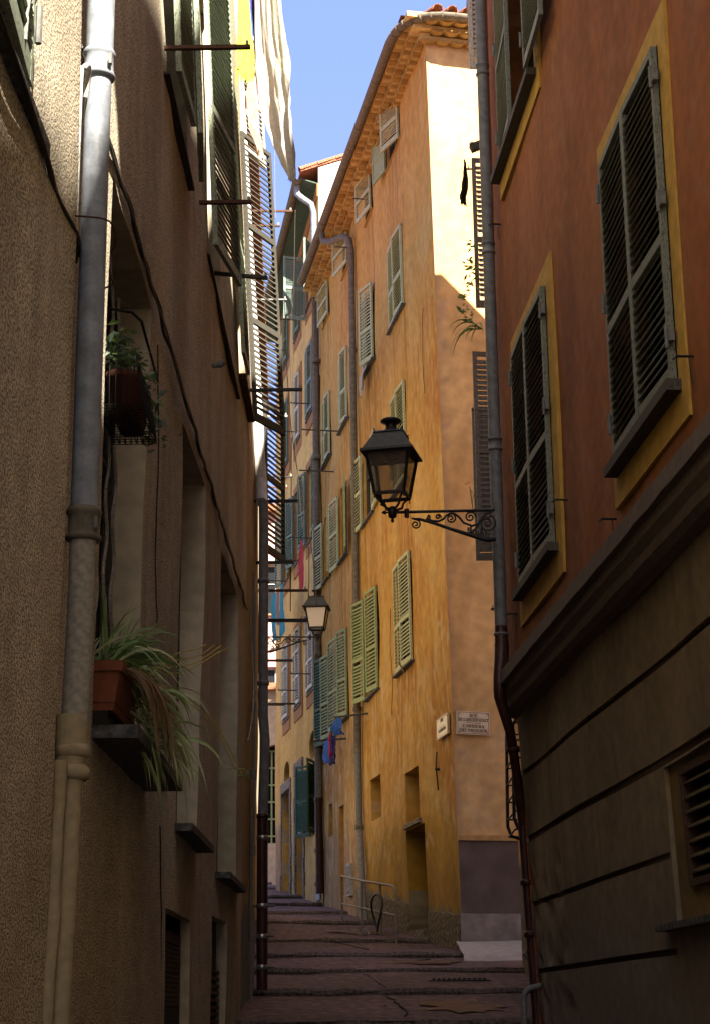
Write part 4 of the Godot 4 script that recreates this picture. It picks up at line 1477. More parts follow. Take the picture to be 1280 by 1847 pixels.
	for v in [-0.6, 13.7]:
		ip += [FY.p(0.4, v, -0.5), FY.p(11.7, v, -0.5), FS.p(5.4, v, -0.5), FY.p(11.7, v, -6.0)]
	hexa(st, ip)
	obj("body", st, M.dark_inside, b)
	build_genoise(b)
	# gutter sweeping round the corner
	org = b.position
	var path := []
	for k in 26:
		var u := 11.6 - k * 0.44
		path.append(FY.p(u, 13.98 + 0.05 * u, 0.44))
	var c0 := FY.p(0.45, 13.97, 0.44)
	var c1 := (FY.p(-0.45, 13.94, 0.44) + FS.p(-0.45, 13.9, 0.48)) * 0.5
	var c2 := FS.p(0.35, 13.91, 0.47)
	for k in range(1, 9):
		var t := k / 8.0
		path.append(c0 * (1 - t) * (1 - t) + c1 * 2 * t * (1 - t) + c2 * t * t)
	for k in range(1, 10):
		path.append(FS.p(0.35 + k * 0.4, 13.91, 0.47))
	half_pipe("gutter", path, 0.085, M.zinc_dull, b)
	for i in range(1, path.size() - 1):
		if i % 2 == 0 or (i > 25 and i < 36):
			org = b.position
			st = new_st(true)
			var d: Vector3 = (path[i + 1] - path[i - 1]).normalized()
			half_ring(st, path[i], d, 0.089, 0.03)
			obj("gutter_joint", st, M.zinc_dull, b)
	st = new_st(true)
	lathe(st, path[0], [Vector2(0.0, -0.06), Vector2(0.05, -0.05), Vector2(0.07, 0.0), Vector2(0.05, 0.05)], 10)
	obj("gutter_end", st, M.zinc_dull, b)
	# roof planes with rows of canal tiles
	st = new_st()
	var ridge := FY.p(6.0, 15.9, -4.2)
	quad(st, FY.p(-0.2, 14.0, 0.42), FY.p(11.7, 14.56, 0.42), FY.p(11.7, 16.2, -4.2), FY.p(4.2, 15.9, -4.2))
	tri(st, FY.p(-0.2, 14.0, 0.42), FY.p(4.2, 15.9, -4.2), FS.p(5.5, 14.0, 0.36))
	tri(st, FS.p(5.5, 14.0, 0.36), FY.p(4.2, 15.9, -4.2), FY.p(11.7, 16.2, -4.2))
	obj("roof", st, M.tile, b)
	for k in 14:
		st = new_st()
		var u := 0.10 + k * 0.235
		var a := FS.p(u, 14.02, 0.42)
		var e := FS.p(u, 14.02 + 0.42 * 1.0, -0.6)
		arc_tile(st, a, e, FS.along(), 0.088, 0.014)
		obj("roof_tile", st, M.tile, b)
	for k in 40:
		st = new_st()
		var u := 0.5 + k * 0.28
		arc_tile(st, FY.p(u, 14.03 + 0.047 * u, 0.40), FY.p(u, 14.45 + 0.047 * u, -0.6), FY.along(), 0.09, 0.014)
		obj("roof_tile", st, M.tile, b)
	st = new_st()
	arc_tile(st, FY.p(-0.08, 14.03, 0.25), FY.p(0.9, 14.5, -0.7), (FY.along() + FS.along()).normalized(), 0.11, 0.016)
	obj("hip_tile", st, M.tile, b)

	# drainpipe
	var dp := thing("drainpipe", "brown grey drainpipe falling from the gutter in the middle of the ochre house", "drainpipe", FY.p(7.0, 1.0, 0.1))
	org = dp.position
	st = new_st(true)
	var pts := []
	for q in [[8.35, 14.22, 0.44], [8.3, 14.05, 0.42], [7.9, 13.85, 0.34], [7.1, 13.62, 0.2], [6.85, 13.45, 0.13], [6.82, 13.2, 0.1], [6.95, 9.0, 0.09], [7.05, 6.0, 0.09], [7.15, 3.6, 0.09]]:
		pts.append(FY.p(q[0], q[1], q[2]))
	tube(st, pts, 0.062, 14)
	obj("pipe_section", st, M.zinc_dull, dp)
	st = new_st(true)
	tube(st, [FY.p(7.15, 3.6, 0.09), FY.p(7.13, 2.3, 0.09)], 0.06, 14)
	obj("pipe_section", st, M.lead, dp)
	st = new_st(true)
	tube(st, [FY.p(7.13, 2.3, 0.09), FY.p(6.98, 1.3, 0.09), FY.p(6.82, 0.6, 0.09)], 0.066, 14)
	obj("pipe_foot", st, mat("metal", lin(0.30, 0.28, 0.28), 0.6, 0.5), dp)
	for q in [[6.9, 11.2], [6.98, 8.7], [7.06, 6.3], [7.12, 4.4], [7.13, 2.3]]:
		st = new_st(true)
		lathe(st, FY.p(q[0], q[1], 0.09), [Vector2(0.06, -0.05), Vector2(0.074, -0.04), Vector2(0.074, 0.04), Vector2(0.06, 0.05)], 16)
		obj("collar", st, M.zinc_dull, dp)

func half_pipe(called: String, path: Array, r: float, m: Material, parent: Node3D) -> void:
	var st := new_st(true)
	var prev := []
	for i in path.size():
		var d: Vector3 = (path[mini(i + 1, path.size() - 1)] - path[maxi(i - 1, 0)]).normalized()
		var s := d.cross(Vector3.UP).normalized()
		var ring := []
		for k in 13:
			var a := PI + PI * k / 12.0
			ring.append(path[i] + s * cos(a) * r + Vector3.UP * sin(a) * r)
		for k in 13:
			var a := TAU - PI * k / 12.0
			ring.append(path[i] + s * cos(a) * (r - 0.006) + Vector3.UP * (sin(a) * (r - 0.006)))
		if i > 0:
			for k in ring.size():
				var k2 := (k + 1) % ring.size()
				quad(st, prev[k], prev[k2], ring[k2], ring[k])
		prev = ring
	obj(called, st, m, parent)

func half_ring(st: SurfaceTool, c: Vector3, d: Vector3, r: float, w: float) -> void:
	var s := d.cross(Vector3.UP).normalized()
	for k in 12:
		var q := []
		for e in [k, k + 1]:
			var a: float = PI + PI * e / 12.0
			q.append(c + s * cos(a) * r + Vector3.UP * sin(a) * r)
		quad_out(st, q[0] - d * w / 2, q[1] - d * w / 2, q[1] + d * w / 2, q[0] + d * w / 2, c)
		quad(st, q[0] - d * w / 2, q[1] - d * w / 2, c + (q[1] - c) * 0.93 - d * w / 2, c + (q[0] - c) * 0.93 - d * w / 2)
		quad(st, q[0] + d * w / 2, q[1] + d * w / 2, c + (q[1] - c) * 0.93 + d * w / 2, c + (q[0] - c) * 0.93 + d * w / 2)

# half-round tile from a to b, arched upwards across the direction s
func arc_tile(st: SurfaceTool, a: Vector3, b: Vector3, s: Vector3, r: float, thick: float, taper := 0.85) -> void:
	var d := (b - a).normalized()
	var up := s.cross(d)
	if up.y < 0:
		up = -up
	var N := 8
	for k in N:
		var q := []
		for e in [k, k + 1]:
			var t: float = PI * e / N
			var o := s * cos(t) + up * sin(t)
			q.append([a + o * r, b + o * r * taper, a + o * (r - thick), b + o * (r - thick) * taper])
		quad_out(st, q[0][0], q[1][0], q[1][1], q[0][1], (a + b) / 2)
		quad(st, q[0][2], q[0][3], q[1][3], q[1][2])
		quad(st, q[0][0], q[0][2], q[1][2], q[1][0])
		quad(st, q[0][1], q[1][1], q[1][3], q[0][3])

func build_genoise(b: Node3D) -> void:
	org = b.position
	var pitch := 0.235
	for row in 3:
		var n := 0.125 * (row + 1)
		var rise := row * 0.105
		var st := new_st()
		var us := lines(-n, 11.75, [], 1.2)
		for i in us.size() - 1:
			var t0 := ytop(us[i]) - 0.12 + rise
			fbox(st, FY, us[i], us[i + 1], t0 + 0.05, t0 + 0.105, -0.05, n - 0.02)
		fbox(st, FS, -n, 5.5, 13.63 + rise + 0.05, 13.63 + rise + 0.105, -0.05, n - 0.02)
		obj("mortar_bed", st, M.genoise_bed, b)
		var off := pitch * 0.5 if row % 2 == 1 else 0.0
		var k := 0
		while k * pitch + off < 11.6:
			var u := k * pitch + off
			st = new_st(true)
			genoise_tile(st, FY, u, ytop(u) - 0.12 + rise, n)
			obj("eave_tile", st, M.genoise if (k * 7 + row) % 3 else M.genoise_dark, b)
			k += 1
		for q in 12:
			st = new_st(true)
			genoise_tile(st, FS, q * pitch + off + 0.02, 13.63 + rise, n)
			obj("eave_tile", st, M.genoise if q % 3 else M.genoise_dark, b)

func genoise_tile(st: SurfaceTool, f: Facade, u: float, v: float, n: float) -> void:
	var N := 6
	var R := 0.106
	var back := n - 0.118
	for k in N:
		var q := []
		for e in [k, k + 1]:
			var a = PI * e / N
			q.append(Vector2(cos(a), -sin(a) * 0.52))
		var o: Array = [f.p(u + q[0].x * R, v + 0.05 + q[0].y * R, n), f.p(u + q[1].x * R, v + 0.05 + q[1].y * R, n), f.p(u + q[1].x * R, v + 0.05 + q[1].y * R, back), f.p(u + q[0].x * R, v + 0.05 + q[0].y * R, back)]
		quad_out(st, o[0], o[1], o[2], o[3], f.p(u, v + 0.06, (n + back) / 2))
	st.set_smooth_group(-1)
	for k in N:
		var q := []
		for e in [k, k + 1]:
			var a = PI * e / N
			q.append(f.p(u + cos(a) * R, v + 0.05 - sin(a) * 0.52 * R, n))
		tri(st, f.p(u, v + 0.05, n), q[0], q[1])

# ------------------------------------------------------------------ the peach house farther up
func ptop(u: float) -> float:
	return 16.98 - 0.135 * (u - 12.4)

func col_peach(u: float, v: float) -> Color:
	var c := Color(0.82, 0.50, 0.15)
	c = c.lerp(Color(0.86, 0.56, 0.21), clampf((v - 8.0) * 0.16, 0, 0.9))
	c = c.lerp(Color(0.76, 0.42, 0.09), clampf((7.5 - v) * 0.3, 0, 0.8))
	var t := nz(u * 1.2, v * 0.6, 0.8)
	c = c * (1.0 + t * 0.25 + nz(u * 4.0, v * 0.5, 1.0) * 0.15)
	if u > 17.9 and v < 3.6:
		c = c.lerp(Color(0.42, 0.20, 0.09), clampf((3.6 - v) * 3.0, 0, 0.85))
	if v < 4.2 and nz(u * 2.5, v * 2.0, 1.2) > 0.15:
		c = c.lerp(Color(0.55, 0.42, 0.26), 0.6)
	c.a = 1.0
	return c

func build_peach() -> void:
	var b := thing("peach_house", "tall peach house with terracotta window bands, blue green shutters and a dark green soffit", "house", FY.p(15.4, 1.5))
	org = b.position
	var cu := [[16.55, 17.42], [14.62, 15.52], [12.66, 13.6]]
	var rows := [[14.72, 15.95], [12.05, 13.66], [9.15, 10.86], [5.8, 7.56]]
	var holes := []
	var ocu := [[12.5, 13.5, 4.30, 4.92, 0.25], [16.5, 17.45, 4.22, 4.82, 0.25]]
	var doors := [[16.35, 17.7, 1.7, 4.15, 0.45], [14.3, 15.45, 1.5, 4.05, 0.45], [12.6, 13.1, 2.7, 4.2, 0.3]]
	for c in cu:
		for r in rows:
			holes.append([c[0], c[1], r[0], r[1], 0.12])
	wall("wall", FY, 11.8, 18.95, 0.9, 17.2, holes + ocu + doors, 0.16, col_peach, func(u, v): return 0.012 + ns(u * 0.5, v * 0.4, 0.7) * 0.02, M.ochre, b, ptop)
	for h in holes:
		window_in(b, FY, h[0], h[1], h[2], h[3], 0.12, M.frame_dark, 0.06, M.slate, 0.06)
		surround(b, FY, h[0] - 0.17, h[1] + 0.17, h[2] - 0.30, h[3] + 0.16, h, M.trim_terra, 0.032)
	org = b.position
	var st := new_st()
	for o in ocu:
		ring_plate(st, FY, o[0], o[1], o[2], o[3], false, 0.24, 0.014)
	obj("oculus_ring", st, mat("plaster", lin(0.66, 0.38, 0.10), 0.9, 1.3), b)
	st = new_st()
	for o in ocu:
		fbox(st, FY, o[0], o[1], o[2], o[3], -0.3, -0.24)
	obj("oculus_pane", st, M.dark_inside, b)
	# stone-framed doorways
	for d in doors.slice(0, 2):
		for k in 9:
			for e in [0, 1]:
				st = new_st()
				var v0: float = d[2] + k * 0.29
				var wd := 0.17 + 0.05 * (k % 2) + rng.randf_range(-0.02, 0.02)
				var u0: float = d[0] - wd if e == 0 else d[1]
				fbox(st, FY, u0 + 0.004, u0 + wd - 0.002, v0 + 0.006, minf(v0 + 0.284, d[3] + 0.2), -0.44, 0.035 + rng.randf_range(0.0, 0.02))
				obj("quoin_stone", st, M.stone, b)
		st = new_st()
		fbox(st, FY, d[0] - 0.15, d[1] + 0.15, d[3] - 0.02, d[3] + 0.2, -0.2, 0.05)
		obj("lintel", st, M.stone, b)
		st = new_st()
		fbox(st, FY, d[0], d[1], d[2], d[3], -0.5, -0.44)
		obj("door", st, M.frame_dark, b)
	st = new_st()
	fbox(st, FY, 12.6, 13.1, 2.7, 4.2, -0.33, -0.3)
	obj("pane", st, M.dark_inside, b)
	st = new_st()
	fbox(st, FY, 14.4, 15.65, 4.28, 4.56, 0.0, 0.05)
	obj("stone_tablet", st, M.stone, b)
	st = new_st()
	fbox(st, FY, 11.95, 12.5, 1.35, 2.35, 0.0, 0.045)
	obj("meter_box", st, M.frame_white, b)
	# shutters by storey
	var W: Material = M.shutter_white
	for c in cu:
		var hw: float = (c[1] - c[0]) / 2 - 0.005
		for d in [[c[0] + 0.005, 1.0], [c[1] - 0.005, -1.0]]:
			shutter(b, FY, d[0], 5.82, hw, 1.72, d[1], 3.0, W, 0.06, [0.36, 0.7])
		shutter(b, FY, c[1] + 0.01, 9.17, 0.47, 1.68, 1.0, 12.0, M.shutter_teal, 0.07, [0.45])
		shutter(b, FY, c[0] - 0.01, 9.17, 0.6, 1.68, -1.0, 4.0, M.shutter_teal, 0.07, [0.45])
	for q in [[0, M.shutter_teal], [1, M.shutter_white], [2, M.shutter_blue]]:
		var c: Array = cu[q[0]]
		var hw: float = (c[1] - c[0]) / 2 - 0.005
		for d in [[c[0] + 0.005, 1.0], [c[1] - 0.005, -1.0]]:
			shutter(b, FY, d[0], 12.07, hw, 1.57, d[1], 4.0, q[1], 0.06, [0.45])
	for k in 2:
		var c: Array = cu[k]
		for d in [[c[0] + 0.005, 1.0], [c[1] - 0.005, -1.0]]:
			shutter(b, FY, d[0], 14.74, (c[1] - c[0]) / 2 - 0.005, 1.19, d[1], 4.0, M.shutter_teal, 0.06, [0.45])
	shutter(b, FY, 13.62, 14.50, 0.52, 1.55, -1.0, 84.0, M.shutter_blue, 0.05, [0.5], true, 0.052)
	shutter(b, FY, 12.64, 14.74, 0.46, 1.2, -1.0, 30.0, M.shutter_blue, 0.05, [0.5])
	shutter(b, FY, 13.13, 2.72, 0.5, 1.5, 1.0, 30.0, M.shutter_green, 0.05, [0.5], false, 0.044)
	shutter(b, FY, 12.58, 2.72, 0.5, 1.5, -1.0, 25.0, M.shutter_green, 0.05, [0.5], false, 0.044)
	# eaves: green boards stepping up the slope of the roof
	org = b.position
	for k in 18:
		var u0 := 11.95 + k * 0.405
		var q := []
		for n in [0.02, 0.42]:
			for t in [0.0, 0.03]:
				for e in [u0, u0 + 0.39]:
					var lift := 0.045 if e == u0 else 0.0
					q.append(FY.p(e, ptop(e) + 0.04 + t + lift + n * 0.25, n))
		st = new_st()
		hexa(st, q)
		obj("soffit_board", st, M.soffit, b)
	var band := new_st()
	var us := lines(11.8, 18.97, [], 0.6)
	for i in us.size() - 1:
		var p := []
		for n in [0.0, 0.045]:
			for t in [-0.30, 0.02]:
				for e in [us[i], us[i + 1]]:
					p.append(FY.p(e, ptop(e) + t, n))
		hexa(band, p)
	obj("cornice_band", band, M.trim_terra, b)
	var path := []
	for k in 19:
		var u := 11.85 + k * 0.398
		path.append(FY.p(u, ptop(u) + 0.2, 0.47))
	half_pipe("gutter", path, 0.10, M.zinc_dull, b)
	# white sunlit gable end above the ochre roof, roof with tiles along the verge
	st = new_st()
	var ap := FY.p(11.8, 18.78, -3.2)
	quad(st, FY.p(11.8, 12.5, 0.01), FY.p(11.8, 17.46, 0.01), ap, FY.p(11.8, 12.5, -3.2))
	quad(st, ap, FY.p(11.8, 12.5, -3.2), FY.p(11.8, 12.5, -7.0), FY.p(11.8, 17.2, -7.0))
	obj("gable", st, mat("plaster", lin(0.72, 0.66, 0.58), 0.9, 1.4), b)
	st = new_st()
	var q0 := []
	for n in [[0.42, 17.32], [-3.3, 18.85]]:
		for t in [0.0, 0.05]:
			q0.append(FY.p(11.77, n[1] + t, n[0]))
			q0.append(FY.p(19.0, n[1] + t - 0.98, n[0]))
	hexa(st, q0)
	quad(st, FY.p(11.68, 18.9, -3.3), FY.p(19.0, 17.9, -3.3), FY.p(19.0, 16.4, -7.0), FY.p(11.68, 17.3, -7.0))
	obj("roof", st, M.tile, b)
	for k in 9:
		st = new_st()
		var n0 := 0.42 - k * 0.41
		arc_tile(st, FY.p(11.84, 17.36 + (0.42 - n0) * 0.412, n0), FY.p(11.84, 17.39 + (0.42 - n0 + 0.40) * 0.412, n0 - 0.42), FY.along(), 0.10, 0.015, 0.82)
		obj("verge_tile", st, M.tile, b)
	st = new_st()
	fbox(st, FY, 11.9, 18.9, 0.9, 15.9, -7.0, -0.5)
	obj("body", st, M.dark_inside, b)
	st = new_st()
	quad(st, FY.p(18.95, 0.9, 0.0), FY.p(18.95, 16.1, 0.0), FY.p(18.95, 17.5, -3.2), FY.p(18.95, 0.9, -7.0))
	obj("end_wall", st, mat("plaster", lin(0.62, 0.42, 0.25), 0.9, 1.4), b)
	# pipes
	var dp := thing("drainpipe", "long grey drainpipe with a dark red foot where the ochre and peach houses meet", "drainpipe", FY.p(11.7, 1.5, 0.1))
	org = dp.position
	st = new_st(true)
	tube(st, [FY.p(11.86, 14.6, 0.09), FY.p(11.78, 8.5, 0.09), FY.p(11.72, 3.35, 0.09)], 0.075, 12)
	obj("pipe_section", st, M.zinc_dull, dp)
	st = new_st(true)
	tube(st, [FY.p(11.72, 3.35, 0.09), FY.p(11.70, 1.45, 0.09)], 0.078, 12)
	obj("cast_iron_foot", st, M.pipe_red, dp)
	for v in [12.8, 10.6, 8.2, 6.3, 4.4, 3.32, 2.3, 1.65]:
		st = new_st(true)
		lathe(st, FY.p(11.74, v, 0.09), [Vector2(0.075, -0.05), Vector2(0.092, -0.04), Vector2(0.092, 0.04), Vector2(0.075, 0.05)], 14)
		obj("collar", st, M.pipe_red if v < 3.4 else M.zinc_dull, dp)
	dp = thing("drainpipe", "short bent zinc spout under the near end of the peach house gutter", "drainpipe", FY.p(12.3, 16.0, 0.2))
	org = dp.position
	st = new_st(true)
	tube(st, [FY.p(12.15, 17.15, 0.45), FY.p(12.15, 16.95, 0.45), FY.p(12.0, 16.78, 0.36), FY.p(11.95, 16.62, 0.16), FY.p(11.95, 16.4, 0.10), FY.p(11.95, 14.6, 0.09)], 0.07, 12)
	obj("pipe_section", st, M.zinc, dp)

# ------------------------------------------------------------------ what closes the street
func build_far() -> void:
	var f := Facade.new(Vector3(-12.0, 0, 52.0), 30.0, 1.0)
	var b := thing("peach_house", "peach pink house with an arched green latticed window at the top of the street", "house", f.p(10.0, 5.0))
	org = b.position
	var arch := [9.15, 10.0, 6.7, 9.6, 0.35]
	wall("wall", f, 3.0, 14.0, 3.5, 11.2, [arch], 0.5, func(u, v): return Color(0.66, 0.47, 0.33) * (1.0 + nz(u, v, 0.9) * 0.2), flat, M.ochre, b)
	var st := new_st()
	ring_plate(st, f, arch[0], arch[1], 9.0, arch[3], true, 0.3, 0.002)
	obj("arch_head", st, mat("plaster", lin(0.66, 0.47, 0.33), 0.9, 1.4), b)
	st = new_st()
	fbox(st, f, arch[0], arch[1], arch[2], arch[3], -0.4, -0.34)
	obj("pane", st, M.glass_dark, b)
	for k in 4:
		st = new_st()
		var u: float = arch[0] + 0.08 + k * 0.22
		fbox(st, f, u, u + 0.05, arch[2], 9.4, -0.3, -0.24)
		obj("lattice_bar", st, M.shutter_sage, b)
	for k in 6:
		st = new_st()
		var v: float = arch[2] + 0.2 + k * 0.5
		fbox(st, f, arch[0] + 0.02, arch[1] - 0.02, v, v + 0.05, -0.31, -0.25)
		obj("lattice_bar", st, M.shutter_sage, b)
	st = new_st()
	fbox(st, f, 3.0, 14.0, 11.2, 11.4, -4.0, 0.25)
	obj("roof", st, M.tile, b)
	st = new_st()
	fbox(st, f, 3.0, 14.0, 3.5, 11.2, -4.0, -0.45)
	obj("body", st, M.dark_inside, b)
	# pink house above it
	var g := Facade.new(Vector3(-16.0, 0, 58.5), 30.0, 1.0)
	b = thing("pink_house", "sunlit pale pink house with a red balcony rail seen through the gap", "house", g.p(13.0, 8.0))
	org = b.position
	wall("wall", g, 6.0, 18.0, 4.0, 18.6, [[12.9, 13.7, 11.6, 13.2, 0.25], [12.9, 13.7, 15.0, 16.8, 0.25]], 0.6, func(u, v): return Color(0.72, 0.42, 0.38) * (1.0 + nz(u, v, 0.9) * 0.15), flat, M.ochre, b)
	window_in(b, g, 12.9, 13.7, 11.6, 13.2, 0.25, M.frame_white, 0.15, M.trim_terra)
	window_in(b, g, 12.9, 13.7, 15.0, 16.8, 0.25, M.frame_white, 0.15, M.trim_terra)
	st = new_st()
	fbox(st, g, 12.4, 14.2, 10.9, 11.05, 0.0, 0.6)
	obj("balcony_slab", st, M.stone_pale, b)
	for k in 14:
		st = new_st()
		fbox(st, g, 12.42 + k * 0.13, 12.45 + k * 0.13, 11.05, 12.1, 0.54, 0.57)
		obj("balcony_bar", st, M.pipe_red, b)
	st = new_st()
	fbox(st, g, 6.0, 18.0, 18.6, 18.85, -5.0, 0.35)
	obj("roof", st, M.tile, b)
	st = new_st()
	fbox(st, g, 6.0, 18.0, 4.0, 18.6, -5.0, -0.3)
	obj("body", st, M.dark_inside, b)
	# the wooded castle hill
	org = Vector3.ZERO
	st = new_st(true)
	for i in 24:
		for j in 12:
			var q := []
			for e in [[i, j], [i + 1, j], [i + 1, j + 1], [i, j + 1]]:
				var x: float = -90.0 + e[0] * 7.0
				var d: float = 78.0 + e[1] * 8.0
				q.append(Vector3(x, 7.5 + 26.0 * smoothstep(78.0, 125.0, d) + nz(x * 0.03, d * 0.03, 1.0) * 5.0, -d))
			quad_out(st, q[0], q[3], q[2], q[1], q[0] - Vector3(0, 50, 0))
	struct("hill", st, mat("stone", lin(0.10, 0.12, 0.05), 1.0, 3.0), "green hillside rising behind the roofs", "hill")
	var where := [Vector3(-7.2, 0, -104), Vector3(-4.6, 0, -108), Vector3(-2.4, 0, -112), Vector3(-6.0, 0, -98), Vector3(-3.8, 0, -94), Vector3(-8.5, 0, -115)]
	var words := ["tallest leafy tree on the hill seen in the gap left of the peach house", "rounded leafy tree in the middle of the hillside gap", "leafy tree on the hill just behind the peach house edge", "lower bushy tree on the hill beyond the pink house", "lowest bright green tree above the pink house roof", "leafy tree at the back of the hill left of the gap"]
	for i in where.size():
		tree(where[i], 6.0 + 1.2 * (i % 3), words[i], i)

func tree(at: Vector3, h: float, label: String, sd: int) -> void:
	at.y = 7.5 + 26.0 * smoothstep(78.0, 125.0, -at.z) - 0.5
	var t := thing("tree", label, "tree", at, "trees on the hill")
	org = Vector3.ZERO
	rng.seed = 100 + sd
	var st := new_st(true)
	tube(st, [Vector3.ZERO, Vector3(0.1, h * 0.4, 0), Vector3(0.0, h * 0.8, 0.1)], [0.22, 0.15, 0.05], 7)
	for k in 5:
		var a := rng.randf() * TAU
		tube(st, [Vector3(0.05, h * 0.35 + k * 0.3, 0), Vector3(cos(a) * 1.2, h * 0.55 + k * 0.35, sin(a) * 1.2)], [0.08, 0.03], 5)
	obj("trunk", st, M.frame_dark, t)
	st = new_st()
	var lumps := []
	for k in 14:
		lumps.append([Vector3(rng.randfn() * 1.1, h * 0.62 + rng.randfn() * h * 0.17, rng.randfn() * 1.1), rng.randf_range(0.6, 1.2)])
	for k in 1800:
		var l: Array = lumps[rng.randi() % lumps.size()]
		var d = Vector3(rng.randfn(), rng.randfn(), rng.randfn()).normalized() * l[1] * pow(rng.randf(), 0.4)
		var c: Vector3 = l[0] + d
		var a := Vector3(rng.randfn(), rng.randfn(), rng.randfn()).normalized() * 0.14
		var s := a.cross(Vector3(rng.randfn(), rng.randfn(), rng.randfn())).normalized() * 0.08
		quad(st, c - a, c + s, c + a, c - s)
	var cr := obj("crown", st, M.leaf_b if sd % 2 else M.leaf_a, t)
	cr.set_meta("kind", "stuff")

# ------------------------------------------------------------------ street lamps
func spiral(c: Vector2, r: float, a0: float, turns: float, dirn: float) -> Array:
	var out := []
	for k in 25:
		var t := k / 24.0
		var a := a0 + dirn * TAU * turns * t
		var q := r * (1.0 - 0.84 * t)
		out.append(Vector3(c.x + cos(a) * q, c.y + sin(a) * q, 0))
	return out

func make_lamp(label: String, at: Vector3, out: Vector3, turn: float, glass: Material) -> Node3D:
	var t := thing("street_lamp", label, "street lamp", at, "lantern lamps on wall brackets")
	var z := out.cross(Vector3.UP)
	t.basis = Basis(out, Vector3.UP, z)
	org = Vector3.ZERO
	X = Transform3D.IDENTITY
	var L := 0.90
	var I: Material = M.iron
	var st := new_st(true)
	tube(st, [Vector3(-0.03, 0.012, 0), Vector3(L, 0, 0)], 0.014, 8)
	obj("bracket_arm", st, I, t)
	st = new_st(true)
	var br := []
	for q in [[0.73, -0.055], [0.70, -0.064], [0.655, -0.066], [0.52, -0.107], [0.37, -0.163], [0.228, -0.21], [0.12, -0.245], [0.05, -0.265], [-0.03, -0.262]]:
		br.append(Vector3(q[0], q[1], 0))
	tube(st, br, [0.006, 0.012, 0.014, 0.015, 0.016, 0.019, 0.022, 0.026, 0.02], 8)
	obj("brace", st, I, t)
	var sp := [[0.69, -0.115, 0.046, 0.5 * PI, 1.6, 1.0], [0.37, -0.062, 0.048, 0.5 * PI, 1.6, 1.0], [0.195, -0.052, 0.052, 1.0 * PI, 1.6, -1.0], [0.045, -0.115, 0.085, 0.6 * PI, 1.7, 1.0], [0.485, -0.048, 0.027, 1.1 * PI, 1.3, -1.0], [0.575, -0.052, 0.02, 0.4 * PI, 1.2, 1.0]]
	for q in sp:
		st = new_st(true)
		tube(st, spiral(Vector2(q[0], q[1]), q[2], q[3], q[4], q[5]), 0.0085, 6)
		obj("scroll", st, I, t)
	for pth in [[[0.595, -0.06], [0.54, -0.084], [0.48, -0.088], [0.44, -0.068], [0.41, -0.036], [0.37, -0.014]], [[0.37, -0.014], [0.33, -0.022], [0.295, -0.052], [0.257, -0.105], [0.18, -0.135], [0.124, -0.116], [0.085, -0.06], [0.05, -0.022], [0.0, -0.008]], [[0.235, -0.205], [0.19, -0.20], [0.15, -0.165], [0.12, -0.12]], [[0.12, -0.24], [0.09, -0.20], [0.10, -0.16]]]:
		st = new_st(true)
		var pp := []
		for q in pth:
			pp.append(Vector3(q[0], q[1], 0.0))
		tube(st, pp, 0.011, 6)
		obj("scroll_stem", st, I, t)
	st = new_st()
	for k in 9:
		var u := 0.03 + k * 0.022
		box(st, Vector3(u, -0.255 + k * 0.009, -0.02), Vector3(u + 0.018, -0.225 + k * 0.009 + 0.02 * (k % 2), 0.02))
	obj("leaf_ornament", st, I, t)
	# head
	st = new_st(true)
	lathe(st, Vector3(L, 0, 0), [Vector2(0.0, -0.10), Vector2(0.012, -0.09), Vector2(0.016, -0.075), Vector2(0.009, -0.06), Vector2(0.036, -0.045), Vector2(0.040, 0.0), Vector2(0.036, 0.04), Vector2(0.02, 0.055), Vector2(0.0, 0.06)], 12)
	tube(st, [Vector3(L + 0.03, 0, 0), Vector3(L + 0.055, 0, 0), Vector3(L + 0.065, 0, 0), Vector3(L + 0.085, 0, 0), Vector3(L + 0.10, 0, 0)], [0.008, 0.008, 0.02, 0.016, 0.002], 8)
	tube(st, [Vector3(L - 0.13, -0.05, 0), Vector3(L - 0.13, 0.03, 0)], 0.022, 8)
	obj("knob", st, I, t)
	var head := Node3D.new()
	var R := Basis(Vector3.UP, deg_to_rad(turn))
	X = Transform3D(R, Vector3(L, 0, 0))
	var yb := 0.155
	var hb := 0.135
	var yt := 0.545
	var ht := 0.198
	for c in [[-1, -1], [1, -1], [1, 1], [-1, 1]]:
		st = new_st(true)
		tube(st, [Vector3(c[0] * 0.02, 0.02, c[1] * 0.02), Vector3(c[0] * 0.075, 0.055, c[1] * 0.075), Vector3(c[0] * 0.085, 0.10, c[1] * 0.085), Vector3(c[0] * (hb - 0.012), yb, c[1] * (hb - 0.012))], [0.012, 0.011, 0.010, 0.011], 7)
		lathe(st, Vector3(c[0] * hb, yb - 0.02, c[1] * hb), [Vector2(0.0, -0.03), Vector2(0.008, -0.02), Vector2(0.005, -0.005), Vector2(0.005, 0.02)], 6)
		obj("foot_rod", st, I, t)
		st = new_st()
		bar(st, Vector3(c[0] * hb, yb, c[1] * hb), Vector3(c[0] * ht, yt, c[1] * ht), 0.022, 0.022, Vector3(c[0], 0, c[1]))
		obj("corner_post", st, I, t)
	var cs := [Vector2(-1, -1), Vector2(1, -1), Vector2(1, 1), Vector2(-1, 1)]
	for e in 2:
		st = new_st()
		for k in 4:
			var a: Vector2 = cs[k]
			var b: Vector2 = cs[(k + 1) % 4]
			if e == 0:
				bar(st, Vector3(a.x * hb, yb, a.y * hb), Vector3(b.x * hb, yb, b.y * hb), 0.022, 0.03)
			else:
				bar(st, Vector3(a.x * ht, yt - 0.012, a.y * ht), Vector3(b.x * ht, yt - 0.012, b.y * ht), 0.022, 0.03)
		obj("glazing_frame", st, I, t)
